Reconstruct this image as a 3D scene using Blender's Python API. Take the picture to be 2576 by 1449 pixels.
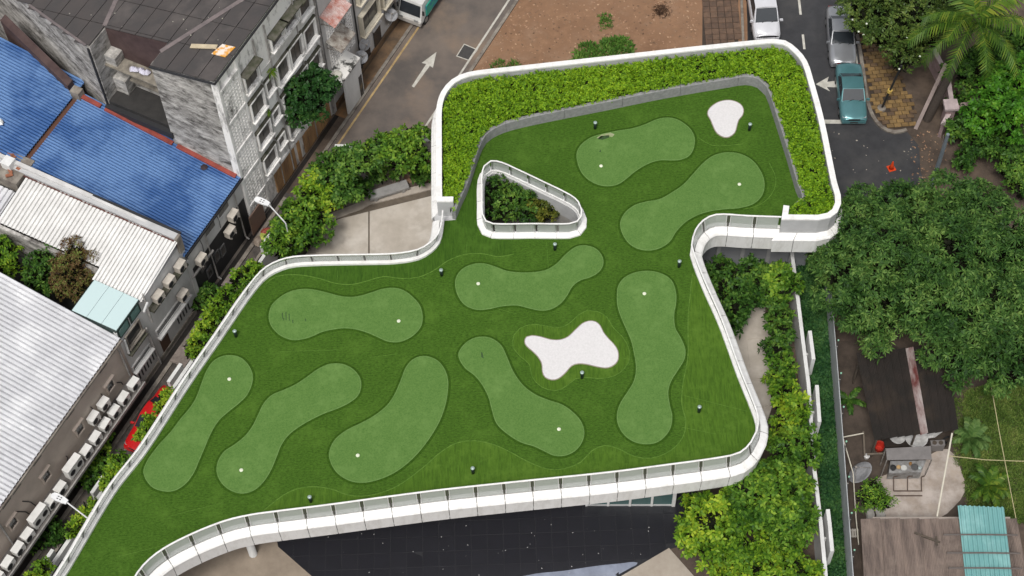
import bpy, math, random
import numpy as np
from mathutils import Vector, Matrix
from mathutils.geometry import tessellate_polygon
for o in list(bpy.data.objects): bpy.data.objects.remove(o)
sc = bpy.context.scene
col = sc.collection
rnd = random.Random(7); rng = np.random.default_rng(7)
# ---------------------------------------------------------------- camera
FPX, PITCH, ROLL, CAMH = 4400., 58., -2., 86.
cam = bpy.data.cameras.new('camera'); camo = bpy.data.objects.new('camera', cam); col.objects.link(camo)
cam.sensor_width = 36; cam.lens = 36 * FPX / 2576; cam.clip_end = 2000; cam.clip_start = 1
RM = Matrix.Rotation(math.radians(90 - PITCH), 3, 'X') @ Matrix.Rotation(math.radians(ROLL), 3, 'Z')
camo.matrix_world = Matrix.Translation((0, 0, CAMH)) @ RM.to_4x4()
sc.camera = camo
# ---------------------------------------------------------------- sky, sun, exposure (overcast)
SUN_EL, SUN_AZ = 62, 200
wd = bpy.data.worlds.new('World'); sc.world = wd; wd.use_nodes = True
nt = wd.node_tree; nt.nodes.clear()
sky = nt.nodes.new('ShaderNodeTexSky'); sky.sky_type = 'NISHITA'; sky.sun_disc = False
sky.sun_elevation = math.radians(SUN_EL); sky.sun_rotation = math.radians(SUN_AZ); sky.dust_density = 4; sky.air_density = 1.0
hs = nt.nodes.new('ShaderNodeHueSaturation'); hs.inputs['Saturation'].default_value = 0.22
bg = nt.nodes.new('ShaderNodeBackground'); bg.inputs['Strength'].default_value = 0.105
wo = nt.nodes.new('ShaderNodeOutputWorld')
nt.links.new(sky.outputs[0], hs.inputs['Color']); nt.links.new(hs.outputs[0], bg.inputs[0]); nt.links.new(bg.outputs[0], wo.inputs[0])
sl = bpy.data.lights.new('sun', 'SUN'); sl.energy = 1.5; sl.angle = math.radians(13); sl.color = (1, .97, .92)
so = bpy.data.objects.new('sun', sl); col.objects.link(so)
ez = math.radians(SUN_EL); ea = math.radians(SUN_AZ)
sd = Vector((math.sin(ea) * math.cos(ez), math.cos(ea) * math.cos(ez), math.sin(ez)))
so.rotation_euler = sd.to_track_quat('Z', 'Y').to_euler(); so.location = (0, 0, 120)
sc.view_settings.view_transform = 'Standard'; sc.view_settings.look = 'None'
sc.view_settings.exposure = 0.36; sc.view_settings.gamma = 1; sc.view_settings.use_curve_mapping = False
# ---------------------------------------------------------------- surveying helpers
CC = Vector((0, 0, CAMH))
def P(x, y, z=0.):
    """the point of the place, at height z, seen at survey-sheet position x, y"""
    d = RM @ Vector(((x - 1288) / FPX, -(y - 724.5) / FPX, -1))
    return CC + d * ((z - CAMH) / d.z)
AZ = math.radians(28.5)
UD = Vector((math.sin(AZ), math.cos(AZ), 0)); VD = Vector((-math.cos(AZ), math.sin(AZ), 0)); UO = Vector((-15, 59, 0))
def W(u, v, z): return UO + UD * u + VD * v + Vector((0, 0, z))     # frame of the shophouse row: u along the lane, v into the houses
ROWZ = math.atan2(UD.y, UD.x)
# ---------------------------------------------------------------- mesh helpers
class MB:
    def __init__(s): s.v = []; s.f = []
    def add(s, vs, fs):
        b = len(s.v); s.v += [tuple(p) for p in vs]; s.f += [tuple(i + b for i in f) for f in fs]; return s
    def hexa(s, a, b):   # two quads a (bottom) and b (top), same order, counter-clockwise seen from above
        return s.add(list(a) + list(b), [(3, 2, 1, 0), (4, 5, 6, 7), (0, 1, 5, 4), (1, 2, 6, 5), (2, 3, 7, 6), (3, 0, 4, 7)])
    def box(s, x0, x1, y0, y1, z0, z1):
        q = [(x0, y0), (x1, y0), (x1, y1), (x0, y1)]
        return s.hexa([(x, y, z0) for x, y in q], [(x, y, z1) for x, y in q])
    def ubox(s, u0, u1, v0, v1, z0, z1, z1b=None):     # box in the row frame; z1b: top height at v1
        if z1b is None: z1b = z1
        q = [(u0, v1), (u0, v0), (u1, v0), (u1, v1)]
        return s.hexa([W(u, v, z0) for u, v in q], [W(u, v, z1 if v == v0 else z1b) for u, v in q])
    def bar(s, a, b, w, h=None, up=(0, 0, 1)):
        a = Vector(a); b = Vector(b); h = h or w; t = (b - a).normalized(); sd_ = t.cross(Vector(up))
        if sd_.length < 1e-4: sd_ = t.cross(Vector((1, 0, 0)))
        sd_.normalize(); n = sd_.cross(t)
        q = [-sd_ * w / 2 - n * h / 2, sd_ * w / 2 - n * h / 2, sd_ * w / 2 + n * h / 2, -sd_ * w / 2 + n * h / 2]
        return s.hexa([a + k for k in q], [b + k for k in q])
    def tube(s, pts, r, n=8, caps=True):
        pts = [Vector(p) for p in pts]; rs = r if isinstance(r, (list, tuple)) else [r] * len(pts); rings = []
        for i, p in enumerate(pts):
            t = (pts[min(i + 1, len(pts) - 1)] - pts[max(i - 1, 0)]).normalized()
            a = t.cross(Vector((0, 0, 1)));
            if a.length < 1e-3: a = Vector((1, 0, 0))
            a.normalize(); b = t.cross(a)
            rings.append([p + (a * math.cos(k * 6.28318 / n) + b * math.sin(k * 6.28318 / n)) * rs[i] for k in range(n)])
        fs = [(i * n + k, i * n + (k + 1) % n, (i + 1) * n + (k + 1) % n, (i + 1) * n + k) for i in range(len(pts) - 1) for k in range(n)]
        if caps: fs += [tuple(range(n))[::-1], tuple((len(pts) - 1) * n + k for k in range(n))]
        return s.add([p for r_ in rings for p in r_], fs)
    def lathe(s, prof, n=16, c=(0, 0, 0)):              # prof: list of (r, z)
        vs = [(c[0] + r * math.cos(k * 6.28318 / n), c[1] + r * math.sin(k * 6.28318 / n), c[2] + z) for r, z in prof for k in range(n)]
        fs = [(i * n + k, i * n + (k + 1) % n, (i + 1) * n + (k + 1) % n, (i + 1) * n + k) for i in range(len(prof) - 1) for k in range(n)]
        fs += [tuple(range(n))[::-1], tuple((len(prof) - 1) * n + k for k in range(n))]
        return s.add(vs, fs)
    def prism(s, poly, z0, z1, holes=()):               # poly: list of xy
        loops = [list(poly)] + [list(h) for h in holes]
        flat = [p for l in loops for p in l]; n = len(flat)
        tris = tessellate_polygon([[Vector((p[0], p[1], 0)) for p in l] for l in loops])
        vs = [(p[0], p[1], z1) for p in flat] + [(p[0], p[1], z0) for p in flat]; fs = []
        for t in tris:
            a, b, c_ = (flat[i] for i in t)
            if (b[0] - a[0]) * (c_[1] - a[1]) - (b[1] - a[1]) * (c_[0] - a[0]) < 0: t = t[::-1]
            fs.append(tuple(t)); fs.append(tuple(i + n for i in t[::-1]))
        o = 0
        for l in loops:
            m = len(l); fs += [(o + i, o + (i + 1) % m, n + o + (i + 1) % m, n + o + i) for i in range(m)]; o += m
        return s.add(vs, fs)
    def sheet(s, poly, z):                              # flat polygon seen from above
        flat = [(p[0], p[1], z) for p in poly]
        tris = tessellate_polygon([[Vector((p[0], p[1], 0)) for p in flat]]); fs = []
        for t in tris:
            a, b, c_ = (flat[i] for i in t)
            fs.append(tuple(t) if (b[0] - a[0]) * (c_[1] - a[1]) - (b[1] - a[1]) * (c_[0] - a[0]) > 0 else tuple(t[::-1]))
        return s.add(flat, fs)
def wloc(o):
    p = Vector((0, 0, 0))
    while o is not None: p = p + o.location; o = o.parent
    return p
def obj(name, mb, m, parent=None, smooth=False, local=False, kind=None, label=None):
    me = bpy.data.meshes.new(name)
    if isinstance(mb, MB): me.from_pydata(mb.v, [], mb.f)
    else:
        V_, F_ = mb; me.vertices.add(len(V_)); me.vertices.foreach_set('co', np.ascontiguousarray(V_, dtype=np.float32).ravel())
        k = F_.shape[1]; me.loops.add(F_.size); me.loops.foreach_set('vertex_index', np.ascontiguousarray(F_, dtype=np.int32).ravel())
        me.polygons.add(len(F_)); me.polygons.foreach_set('loop_start', np.arange(0, F_.size, k, dtype=np.int32)); me.update(calc_edges=True)
    if smooth: me.shade_smooth()
    me.materials.append(m)
    o = bpy.data.objects.new(name, me); col.objects.link(o)
    if parent is not None:
        o.parent = parent
        if not local: o.location = -wloc(parent)
    if kind: o['kind'] = kind
    if label: o['label'] = label
    return o
def tag(o, label, cat, group=None):
    o['label'] = label; o['category'] = cat
    if group: o['group'] = group
    return o
def thing(name, label, cat, loc=(0, 0, 0), rz=0., group=None):
    o = bpy.data.objects.new(name, None); col.objects.link(o); o.location = loc; o.rotation_euler = (0, 0, rz); o.empty_display_size = .3
    return tag(o, label, cat, group)
def copy_tree(o, parent=None):
    c = o.copy(); col.objects.link(c)
    if parent is not None: c.parent = parent
    for ch in list(o.children): copy_tree(ch, c)
    return c
def link_copy(src, parent, loc, rz=0.):
    c = src.copy(); col.objects.link(c); c.parent = parent; c.location = loc; c.rotation_euler = (0, 0, rz); return c
# ---------------------------------------------------------------- curves on plan
def spline(pts, step=.3, closed=False):
    p = [Vector((a[0], a[1])) for a in pts]; n = len(p); out = []
    for i in range(n if closed else n - 1):
        g = (lambda k: p[k % n]) if closed else (lambda k: p[max(0, min(n - 1, k))])
        a, b, c_, d = g(i - 1), g(i), g(i + 1), g(i + 2); m = max(1, int((c_ - b).length / step))
        # centripetal-ish tangents limited so sharp corners stay tight
        t1 = (c_ - a); t2 = (d - b); L = (c_ - b).length
        t1 = t1 * (L / max(t1.length, 1e-6)); t2 = t2 * (L / max(t2.length, 1e-6))
        for k in range(m):
            t = k / m; h = t * t * t; q = t * t
            out.append(b * (2 * h - 3 * q + 1) + t1 * (h - 2 * q + t) + c_ * (-2 * h + 3 * q) + t2 * (h - q))
    if not closed: out.append(p[-1])
    return out
def offset(line, d, closed=False):                      # d > 0: to the left of travel
    n = len(line); out = []
    for i in range(n):
        a = line[(i - 1) % n] if closed or i > 0 else None; b = line[i]; c_ = line[(i + 1) % n] if closed or i < n - 1 else None
        n1 = Vector((-(b - a).y, (b - a).x)).normalized() if a is not None and (b - a).length > 1e-6 else None
        n2 = Vector((-(c_ - b).y, (c_ - b).x)).normalized() if c_ is not None and (c_ - b).length > 1e-6 else None
        n1 = n1 or n2; n2 = n2 or n1; m = (n1 + n2); m = m.normalized() if m.length > 1e-6 else n1
        out.append(b + m * d / max(.4, m.dot(n1)))
    return out
def arclen(line):
    s = [0.]
    for a, b in zip(line, line[1:]): s.append(s[-1] + (b - a).length)
    return s
def cut(line, s0, s1, S=None):                          # part of a polyline between two arc lengths, as (index float) list
    S = S or arclen(line); out = []
    def at(s):
        s = max(0, min(S[-1], s))
        for i in range(len(S) - 1):
            if S[i + 1] >= s: return i + (s - S[i]) / max(1e-9, S[i + 1] - S[i])
        return len(S) - 1.
    a, b = at(s0), at(s1); out = [a] + [float(i) for i in range(int(math.floor(a)) + 1, int(math.ceil(b))) if a < i < b] + [b]
    return out
def samp(line, t):
    i = min(int(t), len(line) - 2); f = t - i; return line[i].lerp(line[i + 1], f)
def ribbon(line, prof, ts=None, closed=False, closed_prof=True):
    """sweep a profile [(offset to the left, z), ...] along a plan line"""
    offs = [offset(line, o, closed) for o, z in prof]; k = len(prof)
    if ts is None: ts = [float(i) for i in range(len(line))]
    vs = [];
    for t in ts:
        for (o, z), ol in zip(prof, offs):
            q = samp(ol, t); vs.append((q.x, q.y, z))
    m = len(ts); fs = []
    for i in range(m if closed else m - 1):
        j = (i + 1) % m
        for a in range(k if closed_prof else k - 1):
            b = (a + 1) % k; fs.append((i * k + a, i * k + b, j * k + b, j * k + a))
    if closed_prof and not closed: fs += [tuple(range(k))[::-1], tuple((m - 1) * k + a for a in range(k))]
    mb = MB(); mb.add(vs, fs); return mb
def inside(pts, poly):
    x, y = pts[:, 0], pts[:, 1]; r = np.zeros(len(pts), bool); n = len(poly)
    for i in range(n):
        x0, y0 = poly[i][0], poly[i][1]; x1, y1 = poly[i - 1][0], poly[i - 1][1]
        c_ = ((y0 > y) != (y1 > y)) & (x < (x1 - x0) * (y - y0) / ((y1 - y0) + 1e-12) + x0); r ^= c_
    return r
def PX(pts, z, ox=0, oy=0, k=1.): return [P(ox + a / k, oy + b / k, z) for a, b in pts]
# ---------------------------------------------------------------- materials
def srgb(r, g, b):
    f = lambda c: (c / 255 / 12.92) if c <= 10 else ((c / 255 + .055) / 1.055) ** 2.4
    return (f(r), f(g), f(b))
MATS = {}
def mat(name, c, rough=.7, c2=None, scale=2., amt=.5, stretch=(1, 1, 1), c3=None, scale3=.4, lo=.35, hi=.65, bump=0., bscale=30., spec=.35, metal=0., isl=0., detail=7, nr=.66, local=False, coat=0.):
    if name in MATS: return MATS[name]
    m = bpy.data.materials.new(name); m.use_nodes = True; t = m.node_tree; b = t.nodes['Principled BSDF']; N = t.nodes.new; Lk = t.links.new
    b.inputs['Roughness'].default_value = rough; b.inputs['Specular IOR Level'].default_value = spec; b.inputs['Metallic'].default_value = metal; b.inputs['Coat Weight'].default_value = coat
    if local: src = N('ShaderNodeTexCoord').outputs['Object']
    else: src = N('ShaderNodeNewGeometry').outputs['Position']
    cur = None
    def noise(sc_, st):
        mp = N('ShaderNodeMapping'); mp.inputs['Scale'].default_value = st; Lk(src, mp.inputs[0])
        if st != (1, 1, 1) and not local: mp.inputs['Rotation'].default_value = (0, 0, 0)
        n = N('ShaderNodeTexNoise'); n.inputs['Scale'].default_value = sc_; n.inputs['Detail'].default_value = detail; n.inputs['Roughness'].default_value = nr; Lk(mp.outputs[0], n.inputs[0]); return n.outputs['Fac']
    def ramp(f, a, z, lo_, hi_):
        r = N('ShaderNodeMapRange'); r.inputs[1].default_value = lo_; r.inputs[2].default_value = hi_; r.inputs[3].default_value = a; r.inputs[4].default_value = z; Lk(f, r.inputs[0]); return r.outputs[0]
    def mix(f, a, z):
        x = N('ShaderNodeMix'); x.data_type = 'RGBA'
        Lk(f, x.inputs[0])
        if isinstance(a, tuple): x.inputs[6].default_value = (*a, 1)
        else: Lk(a, x.inputs[6])
        if isinstance(z, tuple): x.inputs[7].default_value = (*z, 1)
        else: Lk(z, x.inputs[7])
        return x.outputs[2]
    cur = tuple(c)
    if c2 is None: c2 = tuple(v * .72 for v in c)
    cur = mix(ramp(noise(scale, stretch), 0, amt * 2 if amt <= .5 else 1, lo, hi), cur, tuple(c2))
    if c3 is not None: cur = mix(ramp(noise(scale3, (1, 1, 1)), 0, 1, .5, .68), cur, tuple(c3))
    if isl:
        g = N('ShaderNodeNewGeometry'); h = N('ShaderNodeHueSaturation'); Lk(ramp(g.outputs['Random Per Island'], 1 - isl, 1 + isl, 0, 1), h.inputs['Value']); Lk(cur, h.inputs['Color']); cur = h.outputs[0]
    Lk(cur, b.inputs['Base Color'])
    if bump:
        bp = N('ShaderNodeBump'); bp.inputs['Strength'].default_value = bump; bp.inputs['Distance'].default_value = .02; Lk(noise(bscale, (1, 1, 1)), bp.inputs['Height']); Lk(bp.outputs[0], b.inputs['Normal'])
    MATS[name] = m; return m
def leafmat(name, c1, c2, c3, rough=.45, trans=.3, patch=.55, pv=1.):
    if name in MATS: return MATS[name]
    m = bpy.data.materials.new(name); m.use_nodes = True; t = m.node_tree; b = t.nodes['Principled BSDF']; N = t.nodes.new; Lk = t.links.new
    g = N('ShaderNodeNewGeometry'); cr = N('ShaderNodeValToRGB'); e = cr.color_ramp
    e.elements[0].position = 0; e.elements[0].color = (*c1, 1); e.elements[1].position = 1; e.elements[1].color = (*c3, 1); k = e.elements.new(.55); k.color = (*c2, 1)
    n = N('ShaderNodeTexNoise'); n.inputs['Scale'].default_value = patch; n.inputs['Detail'].default_value = 3; Lk(g.outputs['Position'], n.inputs[0])
    mr = N('ShaderNodeMapRange'); mr.inputs[1].default_value = .3; mr.inputs[2].default_value = .7; mr.inputs[3].default_value = .05 - .35 * pv; mr.inputs[4].default_value = .05 + .38 * pv; Lk(n.outputs['Fac'], mr.inputs[0])
    m2 = N('ShaderNodeMath'); m2.operation = 'MULTIPLY_ADD'; Lk(g.outputs['Random Per Island'], m2.inputs[0]); m2.inputs[1].default_value = .75; Lk(mr.outputs[0], m2.inputs[2])
    Lk(m2.outputs[0], cr.inputs[0]); Lk(cr.outputs[0], b.inputs['Base Color']); b.inputs['Roughness'].default_value = rough; b.inputs['Specular IOR Level'].default_value = .16
    tr = N('ShaderNodeBsdfTranslucent'); Lk(cr.outputs[0], tr.inputs[0]); mx = N('ShaderNodeMixShader'); mx.inputs[0].default_value = trans
    out = t.nodes['Material Output']; Lk(b.outputs[0], mx.inputs[1]); Lk(tr.outputs[0], mx.inputs[2]); Lk(mx.outputs[0], out.inputs[0])
    MATS[name] = m; return m
def glassmat(name, c, alpha=.5, rough=.08):
    if name in MATS: return MATS[name]
    m = bpy.data.materials.new(name); m.use_nodes = True; t = m.node_tree; b = t.nodes['Principled BSDF']
    b.inputs['Base Color'].default_value = (*c, 1); b.inputs['Roughness'].default_value = rough; b.inputs['Alpha'].default_value = alpha; b.inputs['Specular IOR Level'].default_value = .5
    MATS[name] = m; return m
def plain(name, c, rough=.5, metal=0, spec=.4, coat=0): return mat(name, c, rough, c2=tuple(v * .8 for v in c), scale=3, amt=.35, metal=metal, spec=spec, coat=coat)
M_WHITE = mat('white_panel', (.82, .81, .79), .45, nr=.75, c2=(.62, .605, .57), scale=2.2, lo=.45, hi=.75, stretch=(1, 1, .3), amt=.5, spec=.4)
M_WHITEW = mat('white_wall_paint', (.74, .74, .73), .6, c2=(.6, .6, .58), scale=1.2, amt=.5, stretch=(1, 1, .3))
M_GREYW = mat('grey_render', (.50, .50, .50), .7, c2=(.42, .42, .42), scale=1.5)
M_PLANT = mat('planter_concrete', (.30, .30, .30), .75, c2=(.22, .22, .22), scale=5, amt=.5, bump=.2)
M_STEEL = plain('stainless_steel', (.55, .55, .55), .3, .9)
M_DARK = plain('dark_gap', (.02, .02, .022), .5)
M_TURF = mat('turf', (.062, .135, .013), .85, c2=(.024, .064, .005), nr=.85, scale=13., amt=.5, stretch=(.45, 1, 1), lo=.42, hi=.60, c3=(.075, .152, .018), scale3=.5, bump=.8, bscale=45, spec=.15)
M_TURF2 = mat('turf_edge', (.080, .158, .015), .85, nr=.8, c2=(.034, .084, .007), scale=10., amt=.5, stretch=(1, .12, 1), c3=(.088, .168, .02), scale3=.6, bump=.8, bscale=45, spec=.15)
M_TURF3 = mat('turf_back', (.054, .122, .011), .85, nr=.8, c2=(.022, .062, .005), scale=10., amt=.5, stretch=(1, .12, 1), c3=(.06, .13, .014), scale3=.6, bump=.8, bscale=45, spec=.15)
M_SEAM = mat('turf_seam', (.125, .225, .04), .9, c2=(.06, .13, .018), scale=6, amt=.5, spec=.1)
M_GREEN = mat('putting_turf', (.118, .218, .054), .85, nr=.85, c2=(.062, .138, .026), scale=12., amt=.5, c3=(.128, .228, .060), scale3=.7, bump=.5, bscale=60, spec=.15)
M_GRIM = mat('putting_turf_rim', (.155, .26, .08), .9, c2=(.10, .19, .05), scale=8, amt=.5, spec=.1)
M_SAND = mat('white_sand_turf', (.68, .66, .66), .9, c2=(.60, .585, .58), scale=10., amt=.5, bump=.3, bscale=60, spec=.1)
M_GLASS = glassmat('balustrade_glass', (.52, .55, .51), .46, .12)
M_CONC = mat('pale_concrete', (.56, .505, .44), .6, c2=(.44, .39, .33), scale=.8, amt=.5, c3=(.62, .57, .51), scale3=.5, bump=.12)
M_ASPH = mat('asphalt', (.05, .05, .053), .55, c2=(.033, .033, .036), scale=1.2, amt=.5, c3=(.065, .063, .062), scale3=.35, bump=.35, bscale=80, spec=.4)
M_ASPHB = mat('dusty_asphalt', (.19, .155, .13), .45, c2=(.105, .092, .084), scale=.35, amt=.5, c3=(.235, .175, .13), scale3=.22, bump=.3, bscale=80, spec=.45)
M_SOIL = mat('soil', (.115, .085, .064), .9, c2=(.06, .045, .036), scale=.9, amt=.5, c3=(.15, .11, .08), scale3=.3, bump=.8, bscale=8)
M_RED = mat('red_soil', (.29, .168, .098), .9, nr=.75, c2=(.18, .098, .055), scale=.8, amt=.5, c3=(.33, .21, .135), scale3=.4, bump=.9, bscale=6)
M_PAINT = mat('road_paint', (.62, .60, .54), .7, c2=(.42, .40, .35), scale=3., amt=.5)
M_YELLOW = mat('yellow_road_paint', (.50, .36, .17), .7, c2=(.32, .22, .11), scale=2., amt=.5)
M_KERB = mat('kerb_concrete', (.30, .27, .23), .8, c2=(.12, .10, .085), scale=1.4, amt=.5)
M_BARK = mat('bark', (.11, .085, .065), .9, c2=(.06, .05, .04), scale=4, stretch=(1, 1, .3), bump=.6)
M_TWIG_SHADE = mat('twig_gap_shade', (.016, .017, .010), .95, c2=(.008, .010, .006), scale=5, spec=.05)  # near-black twigs: the shade of leaf gaps is put into their colour
M_BLACK = plain('black_rubber', (.02, .02, .02), .8)
# ---------------------------------------------------------------- foliage helpers
def unit(a): return a / np.maximum(np.linalg.norm(a, axis=1, keepdims=True), 1e-9)
def rosettes(cen, ax, n, L, Wd, e0=-.2, e1=.7, droop=.15, r=None):
    r = r or rng; N = len(cen); ax = unit(ax)
    h = np.tile(np.array([[.31, .95, .05]]), (N, 1)); a = unit(np.cross(ax, h)); b = np.cross(ax, a)
    ph = (np.arange(n)[None, :] * 6.28318 / n + r.random((N, 1)) * 6.28 + r.normal(0, .25, (N, n)))[..., None]
    el = r.uniform(e0, e1, (N, n, 1)); ln = L * r.uniform(.7, 1.2, (N, n, 1)) * r.uniform(.8, 1.15, (N, 1, 1)); wd_ = Wd * r.uniform(.8, 1.2, (N, n, 1))
    dr = (a[:, None] * np.cos(ph) + b[:, None] * np.sin(ph)) * np.cos(el) + ax[:, None] * np.sin(el)
    sdv = np.cross(dr, ax[:, None]); sdv = sdv / np.maximum(np.linalg.norm(sdv, axis=2, keepdims=True), 1e-6)
    roll = r.normal(0, .35, (N, n, 1)); nn = np.cross(sdv, dr); sdv = sdv * np.cos(roll) + nn * np.sin(roll)
    c = cen[:, None]; dn = np.array([0, 0, 1.])
    base = c + dr * ln * .05; tip = c + dr * ln - dn * droop * ln; mid = c + dr * ln * .55
    V_ = np.stack([base, mid + sdv * wd_ / 2, tip, mid - sdv * wd_ / 2], axis=2).reshape(-1, 3)
    F_ = np.arange(N * n * 4).reshape(-1, 4); return V_, F_
def crown_pts(lobes, dens, r=None, zmin=-.45, shell=.4, bumpy=.2):
    r = r or rng; C_, A_ = [], []; big = lobes; lobes = []
    for c, rad in big:                                  # break every limb's mass into smaller clumps with gaps between
        rad = np.array(rad, float) * np.ones(3); k = int(6 + 3.4 * rad[0]); i = np.arange(k) + .5; zz = 1 - 1.35 * i / k; th = i * 2.39996 + r.random() * 6
        d = np.column_stack([np.cos(th) * np.sqrt(1 - zz * zz), np.sin(th) * np.sqrt(1 - zz * zz), zz]) + r.normal(0, .10, (k, 3))
        for q in d: lobes.append((tuple(np.array(c) + q * rad * r.uniform(.66, .98)), tuple(rad * r.uniform(.28, .46))))
    for i, (c, rad) in enumerate(lobes):
        c = np.array(c, float); rad = np.array(rad, float) * np.ones(3)
        area = 4 * math.pi * ((rad[0] * rad[1]) ** 1.6 / 3 + (rad[0] * rad[2]) ** 1.6 / 3 + (rad[1] * rad[2]) ** 1.6 / 3) ** (1 / 1.6)
        n = max(12, int(area * dens)); d = unit(r.normal(0, 1, (n, 3))); d = d[d[:, 2] > zmin]
        bd = unit(r.normal(0, 1, (9, 3))); bm = np.max(np.clip((d @ bd.T - .55) / .45, 0, 1) ** 1.2, axis=1)
        rr = (1 - bumpy * .6 + bumpy * 1.4 * bm) * (1 - shell * r.random(len(d)) ** 2.2)
        p = c + d * rad * rr[:, None]; keep = np.ones(len(p), bool)
        for j, (c2, r2) in enumerate(lobes):
            if j != i: keep &= np.linalg.norm((p - np.array(c2)) / (np.array(r2) * np.ones(3)), axis=1) > .80
        keep |= r.random(len(p)) < .06; keep &= p[:, 2] > .05; C_.append(p[keep]); A_.append(d[keep])
    return np.concatenate(C_), np.concatenate(A_)
def merge(parts):
    V_, F_, o = [], [], 0
    for v, f in parts: V_.append(v); F_.append(f + o); o += len(v)
    return np.concatenate(V_), np.concatenate(F_)
def plant(name, label, cat, base, lobes, lm, dens=14, n=6, L=.24, Wd=.1, e0=-.2, e1=.7, group=None, trunk=.1, up=.55, zmin=-.45, bumpy=.22, droop=.15, seed=1, shell=.4):
    """a tree or shrub: tapered trunk, one limb per lobe, crown of leaf rosettes"""
    r = np.random.default_rng(seed); b = Vector(base); t = thing(name, label, cat, b, 0, group)
    c, a = crown_pts(lobes, dens, r, zmin, shell, bumpy)
    ax = a * (1 - up) + np.array([0, 0, 1.]) * up + r.normal(0, .38, a.shape)
    core = []
    for lc, lr in lobes:                                # inner twig tangle, coloured near black to paint shade into the crown gaps
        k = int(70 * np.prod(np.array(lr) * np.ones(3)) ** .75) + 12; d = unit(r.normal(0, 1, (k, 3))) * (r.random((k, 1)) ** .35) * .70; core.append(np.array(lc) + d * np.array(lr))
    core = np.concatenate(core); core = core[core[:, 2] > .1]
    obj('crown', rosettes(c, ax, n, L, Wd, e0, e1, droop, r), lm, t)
    obj('twig_shade_core', rosettes(core, unit(r.normal(0, 1, core.shape)), 6, .34, .15, -.5, .5, .0, r), M_TWIG_SHADE, t, kind='stuff')
    mb = MB(); cz = sum(l[0][2] for l in lobes) / len(lobes); cx = sum(l[0][0] for l in lobes) / len(lobes); cy = sum(l[0][1] for l in lobes) / len(lobes)
    f = b.lerp(Vector((cx, cy, cz)), .45); mid = b.lerp(f, .5) + Vector((r.normal(0, .06), r.normal(0, .06), 0))
    mb.tube([b - Vector((0, 0, .05)), mid, f], [trunk * 1.25, trunk, trunk * .85], 7)
    for (lc, lr) in lobes:
        e = Vector(lc); m2 = f.lerp(e, .5) + Vector((r.normal(0, .1), r.normal(0, .1), .15)); mb.tube([f, m2, e], [trunk * .7, trunk * .45, trunk * .15], 5)
    obj('trunk', mb, M_BARK, t); return t
def lob(x, y, z, r, rz=None): p = P(x, y, z); return ((p.x, p.y, p.z), (r, r, rz or r * .85))
L_HEDGE = leafmat('hedge_leaf', (.06, .15, .008), (.20, .36, .016), (.33, .465, .022), .55, .2, .25, .35)
L_MANGO = leafmat('mango_leaf', (.016, .050, .010), (.060, .136, .026), (.16, .26, .058), .55, .14, .5)
L_SHRUB = leafmat('shrub_leaf', (.026, .078, .010), (.105, .225, .022), (.27, .40, .04), .5, .2, .6)
L_SHRUBD = leafmat('dark_shrub_leaf', (.018, .055, .010), (.062, .15, .022), (.16, .275, .04), .48, .2, .6)
L_YEL = leafmat('yellow_shrub_leaf', (.04, .11, .010), (.155, .29, .020), (.36, .46, .034), .5, .2, .6)
L_RUST = leafmat('rusty_leaf', (.09, .042, .022), (.14, .095, .035), (.16, .22, .045), .55, .2, .7)
L_COVER = leafmat('ground_cover_leaf', (.016, .06, .02), (.045, .125, .034), (.09, .19, .05), .6, .2, .6)
L_PALM = leafmat('palm_leaf', (.035, .09, .014), (.10, .19, .022), (.27, .31, .04), .4, .3, .5)
L_GRASS = leafmat('weed_grass', (.06, .11, .022), (.13, .21, .04), (.25, .30, .08), .6, .25, .8)
# ================================================================ THE GROUND
def ground(name, poly, z, m): return obj(name, MB().sheet(poly, z), m, kind='structure')
obj('ground', MB().sheet([(-260, -150), (260, -150), (260, 330), (-260, 330)], -.02), M_SOIL, kind='structure')
uv = lambda u, v: (W(u, v, 0).x, W(u, v, 0).y)
ground('road', [uv(2.5, -.95), uv(2.5, -6.1), uv(60, -6.1), uv(60, -.95)], .004, M_ASPHB)
M_LANE = mat('back_lane_dirt', (.10, .085, .075), .7, c2=(.045, .04, .038), scale=1.1, amt=.5, c3=(.14, .115, .09), scale3=.6, bump=.6, bscale=12, spec=.4)
ground('back_lane', [uv(-40, .2), uv(-40, -4.6), uv(2.6, -4.6), uv(2.6, .2)], .003, M_LANE)
ground('red_soil_lot', [uv(6, -6.0), uv(60, -6.0), P(1880, -400), P(1880, 400), P(1500, 420)], -.004, M_RED)
ground('street', [P(1872, -300), P(1890, 95), P(1990, 600), P(2250, 640), P(2330, 470), P(2316, 433), P(2312, 367), P(2279, 328), P(2249, 334), P(2219, 322), P(2195, 292), P(2172, 187), P(2148, 60), P(2120, -300)], .004, M_ASPH)
# kerbs, drains and painted lines of the lane road
def strip(name, pts, w, z, m, kind='structure', parent=None, h=None):
    ln = [Vector((p[0], p[1])) for p in pts]
    mb = ribbon(ln, [(-w / 2, z), (-w / 2, z - (h or .002)), (w / 2, z - (h or .002)), (w / 2, z)])
    return obj(name, mb, m, parent, kind=kind)
strip('yellow_line', [uv(6.5, -1.45), uv(40, -1.45)], .13, .010, M_YELLOW)
strip('yellow_line', [uv(9.0, -5.62), uv(40, -5.62)], .13, .010, M_PAINT)
strip('kerb', [uv(-40, -.62), uv(2.2, -.62)], .22, .14, M_KERB, h=.16)
strip('kerb', [uv(3.0, -1.02), uv(40, -1.02)], .2, .12, M_KERB, h=.14)
strip('kerb', [uv(9.0, -6.12), uv(40, -6.12)], .2, .12, M_KERB, h=.14)
strip('drain_cover', [uv(-40, -.28), uv(40, -.28)], .28, .01, mat('wet_drain', (.03, .027, .025), .25, scale=3, spec=.5), h=.004)
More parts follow.
